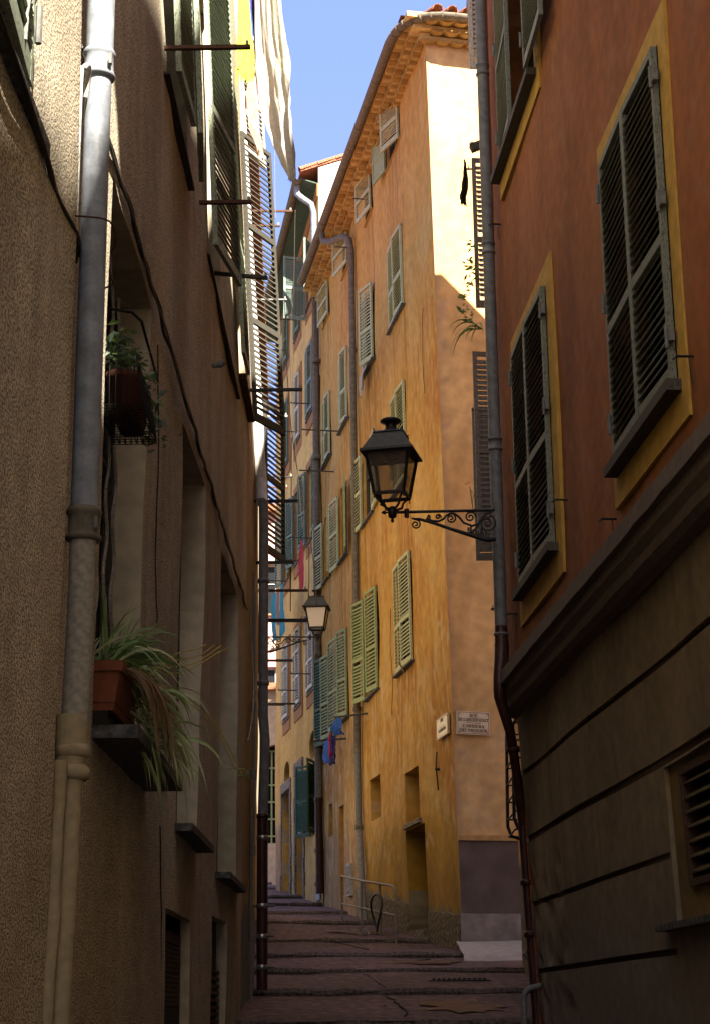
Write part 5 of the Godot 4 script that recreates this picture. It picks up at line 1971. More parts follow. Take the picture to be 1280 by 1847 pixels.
	for k in 4:
		var a: Vector2 = cs[k] * 0.985
		var b: Vector2 = cs[(k + 1) % 4] * 0.985
		st = new_st()
		quad_out(st, Vector3(a.x * hb, yb, a.y * hb), Vector3(b.x * hb, yb, b.y * hb), Vector3(b.x * ht, yt, b.y * ht), Vector3(a.x * ht, yt, a.y * ht), Vector3(0, 0.35, 0))
		obj("pane", st, glass, t)
	# roof: wide sloping brim, hipped hood, neck and flared cap
	st = new_st()
	frustum(st, 0.535, 0.245, 0.56, 0.238)
	var brim := obj("brim", st, I, t)
	st = new_st()
	frustum(st, 0.56, 0.225, 0.735, 0.132)
	frustum(st, 0.735, 0.145, 0.75, 0.128)
	obj("hood", st, M.hood, t)
	for c in [[-1, -1], [1, -1], [1, 1], [-1, 1]]:
		st = new_st()
		tube(st, [Vector3(c[0] * 0.13, 0.748, c[1] * 0.13), Vector3(c[0] * 0.135, 0.772, c[1] * 0.135)], 0.006, 6)
		obj("finial", st, I, t)
	st = new_st(true)
	lathe(st, Vector3.ZERO, [Vector2(0.10, 0.75), Vector2(0.085, 0.772), Vector2(0.058, 0.79), Vector2(0.050, 0.83), Vector2(0.06, 0.848), Vector2(0.092, 0.858), Vector2(0.100, 0.872), Vector2(0.085, 0.888), Vector2(0.05, 0.896), Vector2(0.0, 0.898)], 24)
	obj("chimney_cap", st, I, t)
	st = new_st(true)
	lathe(st, Vector3.ZERO, [Vector2(0.08, 0.53), Vector2(0.075, 0.50), Vector2(0.03, 0.485), Vector2(0.022, 0.44), Vector2(0.0, 0.44)], 14)
	obj("lamp_holder", st, I, t)
	st = new_st(true)
	lathe(st, Vector3.ZERO, [Vector2(0.012, 0.445), Vector2(0.022, 0.42), Vector2(0.023, 0.33), Vector2(0.015, 0.305), Vector2(0.0, 0.30)], 12)
	obj("bulb", st, M.pane, t)
	st = new_st(true)
	tube(st, [Vector3(0, 0.44, 0), Vector3(0, 0.335, 0)], 0.005, 6)
	obj("filament", st, M.steel, t)
	X = Transform3D.IDENTITY
	head.free()
	return t

func build_lamps() -> void:
	make_lamp("dark iron lantern with clear panes on the right, bracketed beside the slate drainpipe", Vector3(1.235, 6.235, -15.45), Vector3(-1, 0, 0), 77.0, M.lamp_pane)
	make_lamp("distant lantern with milky panes bracketed out from the left side of the street", Vector3(-1.62, 8.56, -32.0), Vector3(1, 0, 0), -4.0, M.frosted)

# ------------------------------------------------------------------ street name plates
func lettering(text: String, size: float, at: Vector3, width: float, m: Material, parent: Node3D) -> void:
	var tm := TextMesh.new()
	var f := SystemFont.new()
	f.font_names = PackedStringArray(["Droid Serif"])
	f.font_weight = 700
	tm.font = f
	tm.text = text
	tm.font_size = 64
	tm.pixel_size = size / 46.0
	tm.depth = 0.002
	tm.horizontal_alignment = HORIZONTAL_ALIGNMENT_CENTER
	tm.vertical_alignment = VERTICAL_ALIGNMENT_CENTER
	var o := put("lettering", tm, m, parent)
	var w := tm.get_aabb().size.x
	o.position = at
	if w > 0.0 and width > 0.0:
		o.scale = Vector3(width / w, 1, 1)

func plate(label: String, f: Facade, u0: float, w: float, v0: float, h: float, rows: Array, tilt: float, face: Material) -> void:
	var n := 0.045
	var dirn := 1.0 if f.side > 0 else -1.0
	var t := thing("street_sign", label, "street sign", f.p(u0 + w / 2, v0 + h / 2, n))
	var x := f.along() * dirn
	t.basis = Basis(x, Vector3.UP, x.cross(Vector3.UP)).rotated(f.out(), deg_to_rad(tilt))
	org = Vector3.ZERO
	X = Transform3D.IDENTITY
	var st := new_st()
	box(st, Vector3(-w / 2, -h / 2, -0.03), Vector3(w / 2, h / 2, 0.0))
	obj("slab", st, face, t)
	st = new_st()
	var e := 0.012
	var r := 0.006
	box(st, Vector3(-w / 2 + e, -h / 2 + e, 0), Vector3(w / 2 - e, -h / 2 + e + r, 0.002))
	box(st, Vector3(-w / 2 + e, h / 2 - e - r, 0), Vector3(w / 2 - e, h / 2 - e, 0.002))
	box(st, Vector3(-w / 2 + e, -h / 2 + e + r, 0), Vector3(-w / 2 + e + r, h / 2 - e - r, 0.002))
	box(st, Vector3(w / 2 - e - r, -h / 2 + e + r, 0), Vector3(w / 2 - e, h / 2 - e - r, 0.002))
	box(st, Vector3(-w * 0.24, -0.002, 0), Vector3(w * 0.24, 0.004, 0.002))
	obj("red_border", st, M.sign_red, t)
	for c in [[-1, -1], [1, -1], [1, 1], [-1, 1]]:
		st = new_st(true)
		lathe(st, Vector3(0, 0, 0), [Vector2(0.0075, 0.0), Vector2(0.006, 0.004), Vector2(0.0, 0.005)], 8)
		var o := obj("screw", st, M.iron, t)
		o.position = Vector3(c[0] * (w / 2 - 0.032), c[1] * (h / 2 - 0.034), 0.0005)
		o.rotation.x = PI / 2
	for q in rows:
		lettering(q[0], q[1], Vector3(0, q[2], 0.0015), q[3], M.ink, t)

func build_signs() -> void:
	M.sign_red = mat("", lin(0.25, 0.045, 0.035), 0.6)
	M.ink = mat("", lin(0.035, 0.025, 0.022), 0.6)
	var face := mat("plaster", lin(0.86, 0.76, 0.62), 0.45, 1.5, 0.05)
	plate("cream street name plate with red border and serif letters beside the house corner", FS, 0.045, 0.475, 2.855, 0.325, [["RUE", 0.046, 0.103, 0.112], ["DE L'ANCIEN SÉNAT", 0.044, 0.044, 0.43], ["CARRIERA", 0.044, -0.043, 0.315], ["DEI PRESOUN", 0.045, -0.106, 0.40]], -1.6, face)
	var glossy := mat("plaster", lin(0.62, 0.53, 0.38), 0.16, 1.5, 0.05)
	plate("shiny name plate on the ochre street front just left of the corner", FY, 0.14, 0.72, 2.90, 0.29, [["RUE", 0.046, 0.095, 0.17], ["CARRIERA", 0.044, -0.043, 0.46]], 0.0, glossy)
	org = Vector3.ZERO
	var st := new_st()
	tube(st, [FY.p(0.95, 2.75, 0.03), FY.p(0.95, 2.55, 0.05), FY.p(0.95, 2.2, 0.03)], 0.012, 6)
	tube(st, [FY.p(0.95, 2.5, 0.0), FY.p(0.95, 2.5, 0.07)], 0.02, 6)
	tag(obj("iron_hook", st, M.iron), "rusty iron wall hook below the shiny name plate", "hook")

# ------------------------------------------------------------------ washing
# a hanging cloth: left and right edge lines from top to bottom with folds running down it
func cloth(called: String, label: String, a: Array, b: Array, folds: float, depth: float, m: Material, group := "", ragged := 0.0, sd := 1) -> MeshInstance3D:
	org = Vector3.ZERO
	var st := new_st(true)
	var ca := Curve3D.new()
	var cb := Curve3D.new()
	for q in [[ca, a], [cb, b]]:
		var pts: Array = q[1]
		for i in pts.size():
			var t: Vector3 = (pts[mini(i + 1, pts.size() - 1)] - pts[maxi(i - 1, 0)]) * 0.17
			q[0].add_point(pts[i], -t, t)
	var NU := 30
	var NV := 44
	var g := []
	for j in NV + 1:
		var v := float(j) / NV
		var pa := ca.samplef(v * (a.size() - 1))
		var pb := cb.samplef(v * (b.size() - 1))
		var x := (pb - pa)
		var n := Vector3(-x.z, 0, x.x).normalized()
		if n.length() < 0.5:
			n = Vector3(0, 0, 1)
		var row := []
		for i in NU + 1:
			var u := float(i) / NU
			var w := sin(u * folds * TAU + sd + 1.5 * sin(v * 3.0 + sd)) * 0.6 + sin(u * folds * 2.3 * TAU + v * 4.0) * 0.25 + nz(u * 1.5 + sd, v * 1.2, 1.5) * 1.6
			var p := pa.lerp(pb, u) + n * w * depth * (0.35 + 0.65 * v)
			if j == NV and ragged > 0.0:
				p.y += nz(u * 8.0 + sd, 3.0, 2.0) * ragged
			row.append(p)
		g.append(row)
	for j in NV:
		for i in NU:
			quad(st, g[j][i], g[j][i + 1], g[j + 1][i + 1], g[j + 1][i])
	var o := obj(called, st, m)
	tag(o, label, called.replace("_", " "), group)
	return o

func v3(x: float, y: float, d: float) -> Vector3:
	return Vector3(x, y, -d)

func build_laundry() -> void:
	# overhead, just past the middle of the left house
	cloth("bed_sheet", "long white bed sheet hanging twisted from the highest washing line on the left", [v3(-0.95, 11.95, 15.7), v3(-0.92, 11.2, 15.7), v3(-0.90, 10.75, 15.7), v3(-0.85, 10.4, 15.7), v3(-0.76, 10.1, 15.65), v3(-0.68, 9.8, 15.6), v3(-0.585, 9.60, 15.55)], [v3(-0.72, 11.95, 15.4), v3(-0.65, 11.2, 15.35), v3(-0.585, 10.8, 15.3), v3(-0.565, 10.5, 15.3), v3(-0.55, 10.1, 15.35), v3(-0.54, 9.8, 15.4), v3(-0.54, 9.57, 15.5)], 2.0, 0.055, M.cloth_white, "", 0.05, 3)
	cloth("bed_sheet", "second fold of white sheet, shorter and hanging behind the long twisted one", [v3(-0.86, 11.95, 16.0), v3(-0.83, 11.2, 16.0), v3(-0.80, 10.6, 16.0), v3(-0.80, 10.2, 16.0)], [v3(-0.70, 11.95, 15.8), v3(-0.66, 11.2, 15.8), v3(-0.60, 10.7, 15.8), v3(-0.68, 10.2, 15.8)], 1.8, 0.05, M.cloth_white, "", 0.06, 8)
	var sc := cloth("scarf", "lime yellow fringed scarf hanging beside the white sheet", [v3(-1.08, 11.95, 15.3), v3(-1.09, 11.2, 15.3), v3(-1.10, 10.66, 15.3)], [v3(-1.00, 11.95, 15.4), v3(-0.965, 11.2, 15.4), v3(-0.935, 10.76, 15.4)], 2.2, 0.03, M.cloth_lime, "", 0.03, 5)
	for k in 18:
		var st := new_st()
		var u := k / 17.0
		var p := v3(-1.10, 10.67, 15.3).lerp(v3(-0.94, 10.77, 15.4), u)
		var q := p + Vector3(rng.randf_range(-0.02, 0.02), -rng.randf_range(0.10, 0.20), rng.randf_range(-0.02, 0.02))
		tube(st, [p + Vector3(0, 0.02, 0), (p + q) / 2 + Vector3(0.008, 0, 0), q], [0.007, 0.009, 0.004], 5)
		obj("tassel", st, M.cloth_lime, sc)
	cloth("shirt", "pale pink shirt hanging below the lime scarf", [v3(-1.0, 10.8, 15.6), v3(-1.03, 10.45, 15.6), v3(-0.98, 10.22, 15.6), v3(-0.90, 9.95, 15.6)], [v3(-0.94, 10.8, 15.7), v3(-0.92, 10.45, 15.7), v3(-0.89, 10.2, 15.7), v3(-0.87, 9.9, 15.7)], 1.6, 0.035, M.cloth_pink, "", 0.08, 11)
	cloth("dark_towel", "dark grey cloth between the lime scarf and the white sheet", [v3(-1.02, 11.95, 15.8), v3(-0.97, 11.4, 15.8), v3(-0.94, 10.8, 15.8)], [v3(-0.90, 11.95, 15.8), v3(-0.89, 11.4, 15.8), v3(-0.91, 10.8, 15.8)], 1.5, 0.02, M.cloth_navy, "", 0.02, 4)
	cable("washing_line", [v3(-1.12, 11.95, 15.3), v3(-0.8, 11.93, 15.6), v3(-0.62, 11.95, 15.8)], 0.006, "wire line high on the left holding the scarf and the sheets", M.lead)
	cloth("towel", "narrow red towel hanging from a rod on the peach house", [FY.p(11.35, 8.62, 0.5), FY.p(11.5, 8.2, 0.5), FY.p(11.42, 7.55, 0.5)], [FY.p(11.25, 8.62, 0.48), FY.p(11.0, 8.2, 0.48), FY.p(10.95, 7.62, 0.48)], 1.2, 0.02, M.cloth_red, "", 0.02, 2)
	cloth("towel", "teal towel on the far side of the washing by the peach house", [FY.p(15.6, 8.45, 0.55), FY.p(15.6, 7.9, 0.55), FY.p(15.35, 7.3, 0.55)], [FY.p(15.15, 8.45, 0.5), FY.p(15.2, 7.9, 0.5), FY.p(15.1, 7.3, 0.5)], 1.3, 0.03, M.cloth_teal, "washing by the peach house", 0.05, 6)
	cloth("towel", "dusty rose towel between the two teal ones by the peach house", [FY.p(15.05, 8.45, 0.5), FY.p(15.05, 7.9, 0.5), FY.p(14.95, 7.6, 0.5)], [FY.p(14.7, 8.45, 0.5), FY.p(14.7, 7.9, 0.5), FY.p(14.6, 7.55, 0.5)], 1.1, 0.03, M.cloth_rose, "washing by the peach house", 0.04, 7)
	cloth("towel", "teal towel nearest the camera in the washing by the peach house", [FY.p(14.6, 8.4, 0.5), FY.p(14.6, 7.8, 0.5), FY.p(14.5, 7.18, 0.5)], [FY.p(14.1, 8.4, 0.5), FY.p(14.1, 7.8, 0.5), FY.p(13.9, 7.2, 0.5)], 1.5, 0.03, M.cloth_teal, "washing by the peach house", 0.05, 9)
	cloth("blue_garment", "bright blue garment pegged on the rod under the sage shutters", [FY.p(8.35, 3.98, 0.5), FY.p(8.3, 3.75, 0.52), FY.p(8.2, 3.55, 0.5)], [FY.p(7.9, 3.98, 0.45), FY.p(7.85, 3.75, 0.45), FY.p(7.9, 3.58, 0.45)], 1.3, 0.04, M.cloth_blue, "", 0.08, 12)
	cloth("navy_garment", "navy garment with a magenta edge pegged next to the blue one", [FY.p(7.9, 4.0, 0.46), FY.p(7.85, 3.72, 0.46), FY.p(7.8, 3.48, 0.46)], [FY.p(7.6, 4.0, 0.42), FY.p(7.5, 3.72, 0.42), FY.p(7.55, 3.5, 0.42)], 1.3, 0.04, M.cloth_navy, "", 0.08, 14)
	cloth("magenta_rag", "small magenta cloth pegged between the blue and navy garments", [FY.p(7.72, 4.05, 0.5), FY.p(7.7, 3.8, 0.5), FY.p(7.65, 3.6, 0.5)], [FY.p(7.62, 4.05, 0.5), FY.p(7.58, 3.8, 0.5), FY.p(7.6, 3.6, 0.5)], 1.0, 0.03, M.cloth_magenta, "", 0.03, 15)
	cloth("sock_bundle", "dark blue bundle of cloth at the near end of the small washing rod", [FY.p(7.1, 4.18, 0.5), FY.p(7.15, 4.05, 0.55), FY.p(7.2, 3.92, 0.5)], [FY.p(6.8, 4.2, 0.45), FY.p(6.7, 4.06, 0.45), FY.p(6.85, 3.9, 0.45)], 1.4, 0.06, M.cloth_blue, "", 0.05, 16)
	cloth("white_rag", "white rag lying over the sill of the middle third floor window", [FY.p(5.95, 10.32, 0.12), FY.p(5.95, 10.1, 0.16), FY.p(5.85, 9.86, 0.14)], [FY.p(5.35, 10.34, 0.12), FY.p(5.4, 10.2, 0.16), FY.p(5.6, 10.02, 0.14)], 1.4, 0.03, M.cloth_white, "", 0.06, 17)
	cloth("black_cloth", "ragged black cloth dangling from a short rod past the slate drainpipe", [v3(1.40, 12.1, 20.0), v3(1.37, 11.85, 20.0), v3(1.33, 11.62, 20.0), v3(1.325, 11.5, 20.0)], [v3(1.42, 12.1, 20.1), v3(1.435, 11.85, 20.1), v3(1.42, 11.65, 20.1), v3(1.40, 11.52, 20.1)], 1.4, 0.03, M.cloth_black, "", 0.1, 18)
	cloth("curtain", "pale dirty curtain hanging in front of the stone doorway beside the green shutter", [FY.p(14.35, 4.12, 0.14), FY.p(14.4, 3.6, 0.16), FY.p(14.3, 2.9, 0.14)], [FY.p(13.65, 4.15, 0.14), FY.p(13.6, 3.6, 0.14), FY.p(13.75, 2.85, 0.14)], 2.0, 0.04, M.cloth_white, "", 0.05, 19)

# ------------------------------------------------------------------ plants
func blade(st: SurfaceTool, a: Vector3, dir: Vector3, length: float, droop: float, w: float, twist := 0.0) -> void:
	var N := 7
	var prev := []
	var p := a
	var roll := rng.randf_range(-1.3, 1.3)
	var d := dir.normalized()
	for i in N + 1:
		var t := float(i) / N
		var s := d.cross(Vector3.UP)
		if s.length() < 0.05:
			s = Vector3(1, 0, 0)
		s = s.normalized().rotated(d, roll + twist * t)
		var ww := w * (0.55 + 0.9 * t if t < 0.35 else 0.87 * (1.0 - (t - 0.35) / 0.65) + 0.03)
		var up := s.cross(d) * ww * 0.35
		var cur := [p - s * ww, p - up, p + s * ww]
		if i > 0:
			quad(st, prev[0], prev[1], cur[1], cur[0])
			quad(st, prev[1], prev[2], cur[2], cur[1])
		prev = cur
		p += d * length / N
		d = (d + Vector3(0, -droop, 0) / N * (0.6 + t)).normalized()

func leafy(parent: Node3D, called: String, mats: Array, spots: Array, n: int, r: float, size: float) -> void:
	for k in n:
		var st := new_st()
		var c: Vector3 = spots[rng.randi() % spots.size()] + Vector3(rng.randfn(), rng.randfn(), rng.randfn()) * r
		var a := Vector3(rng.randfn(), rng.randfn() * 0.6, rng.randfn()).normalized()
		var s := a.cross(Vector3(rng.randfn(), rng.randfn(), rng.randfn())).normalized()
		var z := size * rng.randf_range(0.6, 1.2)
		var nrm := a.cross(s) * z * 0.15
		quad(st, c - a * z, c + s * z * 0.42 + nrm, c + a * z, c)
		quad(st, c - a * z, c, c + a * z, c - s * z * 0.42 + nrm)
		obj(called, st, mats[rng.randi() % mats.size()], parent)

func build_plants() -> void:
	rng.seed = 21
	# terracotta trough on the first sill
	var at := FL.p(7.95, 3.09, 0.1)
	var p := thing("planter", "terracotta plastic trough standing on the slate sill of the first recess", "planter", at)
	org = at
	var st := new_st()
	var u0 := 7.72
	var u1 := 8.36
	var hexp := func(n0, n1, v0, v1, grow): return [FL.p(u0 - grow[0], v0, n0 - grow[0]), FL.p(u1 + grow[0], v0, n0 - grow[0]), FL.p(u0 - grow[1], v1, n0 - grow[1]), FL.p(u1 + grow[1], v1, n0 - grow[1]), FL.p(u0 - grow[0], v0, n1 + grow[0]), FL.p(u1 + grow[0], v0, n1 + grow[0]), FL.p(u0 - grow[1], v1, n1 + grow[1]), FL.p(u1 + grow[1], v1, n1 + grow[1])]
	hexa(st, hexp.call(-0.10, 0.075, 3.15, 3.32, [0.0, 0.028]))
	obj("trough", st, M.terracotta, p)
	st = new_st()
	hexa(st, hexp.call(-0.10, 0.075, 3.32, 3.365, [0.04, 0.044]))
	obj("rim", st, M.terracotta, p)
	st = new_st()
	hexa(st, hexp.call(-0.10, 0.075, 3.185, 3.195, [0.009, 0.0105]))
	obj("band", st, M.terracotta, p)
	st = new_st()
	fbox(st, FL, u0, u1, 3.09, 3.15, -0.08, 0.05)
	obj("foot", st, M.dark_inside, p)
	st = new_st()
	fbox(st, FL, u0 - 0.02, u1 + 0.02, 3.366, 3.372, -0.12, 0.10)
	obj("soil", st, M.soil, p)
	# spider plant
	at = FL.p(8.05, 3.37, 0.11)
	p = thing("spider_plant", "bushy spider plant with striped leaves spilling out of the terracotta trough", "plant", at)
	org = at
	for k in 250:
		st = new_st()
		var u := rng.randf_range(7.74, 8.42)
		var c := FL.p(u, 3.36, rng.randf_range(-0.08, 0.08))
		var out := rng.randf_range(-0.1, 1.0)
		var dir := FL.out() * out * 0.8 + FL.along() * rng.randf_range(-0.3, 2.0) + Vector3.UP * rng.randf_range(0.2, 1.2)
		var l := rng.randf_range(0.22, 0.5)
		blade(st, c, dir, l, rng.randf_range(1.1, 3.2) * (1.0 if out > 0.1 else 0.6), rng.randf_range(0.009, 0.014), rng.randf_range(-0.6, 0.6))
		var r := rng.randf()
		obj("leaf", st, M.leaf_c if r < 0.12 else (M.leaf_b if r < 0.45 else M.leaf_a), p)
	for k in 90:                        # long leaves hanging below the rim
		st = new_st()
		var u := rng.randf_range(7.95, 8.65)
		var c := FL.p(u, 3.36 - rng.randf_range(0.0, 0.30), rng.randf_range(0.08, 0.24))
		var dir := FL.out() * rng.randf_range(0.1, 0.6) + FL.along() * rng.randf_range(-0.1, 0.8) + Vector3.UP * rng.randf_range(-0.6, 0.3)
		blade(st, c, dir, rng.randf_range(0.22, 0.46), rng.randf_range(2.0, 4.0), rng.randf_range(0.008, 0.013), 0.4)
		obj("leaf", st, M.leaf_b if k % 3 else M.leaf_c, p)
	for k in 48:
		st = new_st()
		var u := rng.randf_range(7.78, 8.35)
		var c := FL.p(u, 3.35, rng.randf_range(0.11, 0.17))
		blade(st, c, FL.out() * rng.randf_range(0.2, 0.5) + FL.along() * rng.randf_range(-0.4, 0.4) + Vector3(0, -0.2, 0), rng.randf_range(0.25, 0.5), 5.0, rng.randf_range(0.006, 0.012), rng.randf_range(-3.0, 3.0))
		obj("dry_leaf", st, M.leaf_dry, p)
	for k in 6:
		st = new_st(true)
		var c := FL.p(8.2 + 0.05 * k, 3.40, 0.16)
		var down := k > 3
		var pts := [c]
		for j in 6:
			var t := (j + 1) / 6.0
			pts.append(c + FL.along() * t * (0.30 + 0.04 * k) + FL.out() * t * (0.25 + 0.03 * k) + Vector3.UP * ((0.22 * t if not down else 0.05 * t - 0.42 * t * t) + 0.02 * sin(j + k)))
		tube(st, pts, 0.003, 5)
		obj("runner", st, M.leaf_gold, p)
		if down:
			for j in 9:
				st = new_st()
				blade(st, pts[6], Vector3(rng.randfn(), rng.randf_range(-0.2, 0.8), rng.randfn()), rng.randf_range(0.05, 0.10), 1.5, 0.003)
				obj("leaf", st, M.leaf_b, p)
	# dark wire basket hanging in the recess above, with a pot
	at = FL.p(8.75, 4.75, 0.05)
	p = thing("hanging_basket", "black wire basket holding dark clay pots and jutting from the first recess", "basket", at)
	org = at
	st = new_st(true)
	tube(st, [FL.p(8.45, 5.36, -0.16), FL.p(8.52, 5.36, 0.0), FL.p(8.6, 5.34, 0.04), FL.p(8.8, 5.07, 0.11), FL.p(8.62, 5.08, -0.06), FL.p(8.5, 5.10, -0.2)], 0.008, 6)
	tube(st, [FL.p(8.5, 5.1, -0.15), FL.p(8.6, 4.93, -0.02), FL.p(8.45, 4.88, -0.12)], 0.010, 6)
	obj("wire_handle", st, M.iron, p)
	var bu := [8.08, 8.70]
	var bn := [-0.10, 0.12]
	for k in 16:                        # wires of the floor and the long side
		st = new_st(true)
		var u: float = lerpf(bu[0], bu[1], k / 15.0)
		tube(st, [FL.p(u, 4.94, bn[1] - 0.03), FL.p(u, 4.70, bn[1]), FL.p(u, 4.70, bn[0]), FL.p(u, 4.90, bn[0])], 0.0035, 4)
		obj("wire", st, M.iron, p)
	for k in 14:
		st = new_st(true)
		var q: Array = [bn[0] + k * 0.03, 4.70] if k < 8 else [bn[1] - (k - 7) * 0.005, 4.70 + (k - 7) * 0.04]
		tube(st, [FL.p(bu[0], q[1] + 0.2 if k < 8 else q[1], q[0]), FL.p(bu[0], q[1], q[0]), FL.p(bu[1], q[1], q[0]), FL.p(bu[1], q[1] + 0.22 if k < 8 else q[1], q[0])], 0.0035, 4)
		obj("wire", st, M.iron, p)
	for u in [8.22, 8.40, 8.57]:
		st = new_st(true)
		lathe(st, FL.p(u, 4.715, 0.01), [Vector2(0.0, 0.0), Vector2(0.062, 0.0), Vector2(0.082, 0.15), Vector2(0.09, 0.155), Vector2(0.09, 0.19), Vector2(0.078, 0.19), Vector2(0.072, 0.16), Vector2(0.0, 0.16)], 16)
		obj("pot", st, M.terracotta_dark, p)
	var cage_plant := thing("trailing_plant", "grey green trailing plant growing over the black wire basket", "plant", FL.p(8.7, 4.97, 0.03))
	org = cage_plant.position
	leafy(cage_plant, "leaf", [M.leaf_grey, M.leaf_a, M.leaf_dark], [FL.p(8.2, 5.0, 0.0), FL.p(8.35, 4.98, 0.03), FL.p(8.5, 4.95, 0.06), FL.p(8.15, 5.06, -0.05), FL.p(8.65, 4.90, 0.08), FL.p(8.75, 4.78, 0.10), FL.p(8.3, 5.05, 0.0)], 240, 0.05, 0.034)
	# plants on the house past the red one
	p = thing("ivy", "thin ivy trailing along a half open shutter high past the slate drainpipe", "plant", FM.p(18.4, 9.8, 0.5))
	org = p.position
	leafy(p, "leaf", [M.leaf_b, M.leaf_a], [v3(1.34, 10.2, 18.4), v3(1.31, 9.98, 18.4), v3(1.34, 9.75, 18.4), v3(1.27, 9.6, 18.4), v3(1.25, 9.42, 18.4), v3(1.30, 9.3, 18.4), v3(1.36, 9.9, 18.4), v3(1.22, 9.55, 18.4)], 90, 0.032, 0.042)
	p = thing("strap_leaf_plant", "long strap-leaved plant hanging below the ivy past the slate drainpipe", "plant", FM.p(18.5, 9.2, 0.5))
	org = p.position
	for k in 12:
		st = new_st()
		blade(st, v3(1.36 + rng.randf_range(-0.02, 0.1), 9.22, 18.5), Vector3(rng.randf_range(-0.7, 0.1), 0.1, rng.randf_range(-0.3, 0.3)), rng.randf_range(0.25, 0.5), 3.5, 0.012)
		obj("leaf", st, M.leaf_a, p)
	p = thing("geranium", "spindly red geranium by the grey wooden shutter past the lamp", "plant", FM.p(18.5, 7.1, 0.55))
	org = p.position
	st = new_st(true)
	tube(st, [v3(1.30, 7.0, 18.5), v3(1.27, 7.2, 18.5), v3(1.25, 7.38, 18.5)], 0.006, 5)
	tube(st, [v3(1.27, 7.2, 18.5), v3(1.31, 7.36, 18.5)], 0.004, 5)
	obj("stem", st, M.leaf_a, p)
	leafy(p, "leaf", [M.leaf_a, M.leaf_b], [v3(1.30, 7.38, 18.5), v3(1.28, 7.28, 18.5), v3(1.28, 7.1, 18.5)], 14, 0.02, 0.02)
	leafy(p, "petal", [M.petal], [v3(1.235, 7.42, 18.5), v3(1.30, 7.12, 18.5)], 16, 0.012, 0.012)

# ------------------------------------------------------------------ things standing in the street
func build_street_items() -> void:
	# tubular railing in front of the ochre house
	var rl := thing("railing", "low galvanised tube railing standing before the ochre house door", "railing", FY.p(4.2, 0.45, 0.5))
	org = rl.position
	var st := new_st(true)
	var gy := func(u): return 0.01 + 0.112 * 0.984 * u
	tube(st, [FY.p(6.3, gy.call(6.3) - 0.1, 0.55), FY.p(6.3, 1.33, 0.55), FY.p(6.25, 1.385, 0.55), FY.p(4.4, 1.175, 0.55), FY.p(1.95, 0.925, 0.55), FY.p(1.78, 0.87, 0.55), FY.p(1.75, 0.75, 0.55), FY.p(1.75, 0.63, 0.55)], 0.018, 10)
	obj("top_rail", st, M.rail, rl)
	st = new_st(true)
	tube(st, [FY.p(6.28, 0.93, 0.55), FY.p(1.76, 0.49, 0.55)], 0.015, 10)
	obj("lower_rail", st, M.rail, rl)
	for q in [[4.45, 1.17], [2.9, 1.02], [1.75, 0.64]]:
		st = new_st(true)
		tube(st, [FY.p(q[0], gy.call(q[0]) - 0.12, 0.55), FY.p(q[0], q[1], 0.55)], 0.019, 10)
		obj("post", st, M.rail, rl)
	# cable lock on it
	var pts := []
	for k in 26:
		var a := TAU * k / 25.0
		pts.append(FY.p(3.05 + 0.34 * cos(a), 0.60 + 0.27 * sin(a), 0.58 + 0.03 * sin(a * 2.0)))
	cable("cable_lock", pts, 0.018, "black loop of a cable lock left on the tube railing", M.iron)
	# bent metal rails by the right wall
	org = Vector3.ZERO
	st = new_st(true)
	tube(st, [v3(1.62, 2.09, 15.9), v3(1.47, 2.06, 15.9), v3(1.43, 2.03, 15.9), v3(1.415, 1.98, 15.9), v3(1.41, 1.70, 15.9)], 0.026, 12)
	tag(obj("bent_rail", st, M.lead), "stubby bent metal rail end rising from the paving at the foot of the right wall", "rail")
	st = new_st(true)
	tube(st, [v3(1.53, 2.40, 17.0), v3(1.56, 2.36, 17.0), v3(1.62, 2.24, 17.0), v3(1.66, 2.16, 17.0), v3(1.66, 1.80, 17.0)], 0.026, 12)
	tag(obj("bent_rail", st, M.steel), "shiny bent handrail end behind the red downpipe foot on the right", "rail")
	# drain grating and litter
	st = new_st()
	for k in 11:
		var x := 0.78 + k * 0.055
		box(st, Vector3(x, puddle_y(19.9) - 0.004, -20.05), Vector3(x + 0.028, puddle_y(19.9) + 0.010, -19.72))
	box(st, Vector3(0.74, puddle_y(19.9) - 0.004, -20.09), Vector3(1.40, puddle_y(19.9) + 0.008, -20.05))
	box(st, Vector3(0.74, puddle_y(19.7) - 0.004, -19.72), Vector3(1.40, puddle_y(19.7) + 0.008, -19.68))
	tag(obj("drain_grate", st, M.iron), "narrow iron drain grating set in the paving on the right", "drain")
	rng.seed = 9
	st = new_st()
	for k in 12:
		var c := v3(0.05, puddle_y(27.0) + 0.03, 27.0) + Vector3(rng.randfn() * 0.05, rng.randf() * 0.06, rng.randfn() * 0.05)
		var a := Vector3(rng.randfn(), rng.randfn(), rng.randfn()).normalized() * 0.05
		var s := a.cross(Vector3(rng.randfn(), rng.randfn(), rng.randfn())).normalized() * 0.045
		quad(st, c - a, c + s, c + a, c - s)
	tag(obj("crumpled_paper", st, M.cloth_white), "crumpled white paper lying on the tread before the railing", "litter")
	for k in 16:
		var d := rng.randf_range(17.0, 33.0)
		var x := rng.randf_range(-0.7, 0.7)
		st = new_st()
		var c := v3(x, puddle_y(d, x) + 0.006, d)
		var a := Vector3(rng.randfn(), 0.1, rng.randfn()).normalized() * rng.randf_range(0.012, 0.03)
		var s := Vector3(-a.z, 0.004, a.x) * 0.6
		quad(st, c - a, c + s, c + a, c - s)
		tag(obj("litter_scrap", st, M.stone_pale), "tiny pale scrap of litter lying on the red paving", "litter", "scraps of litter on the treads")

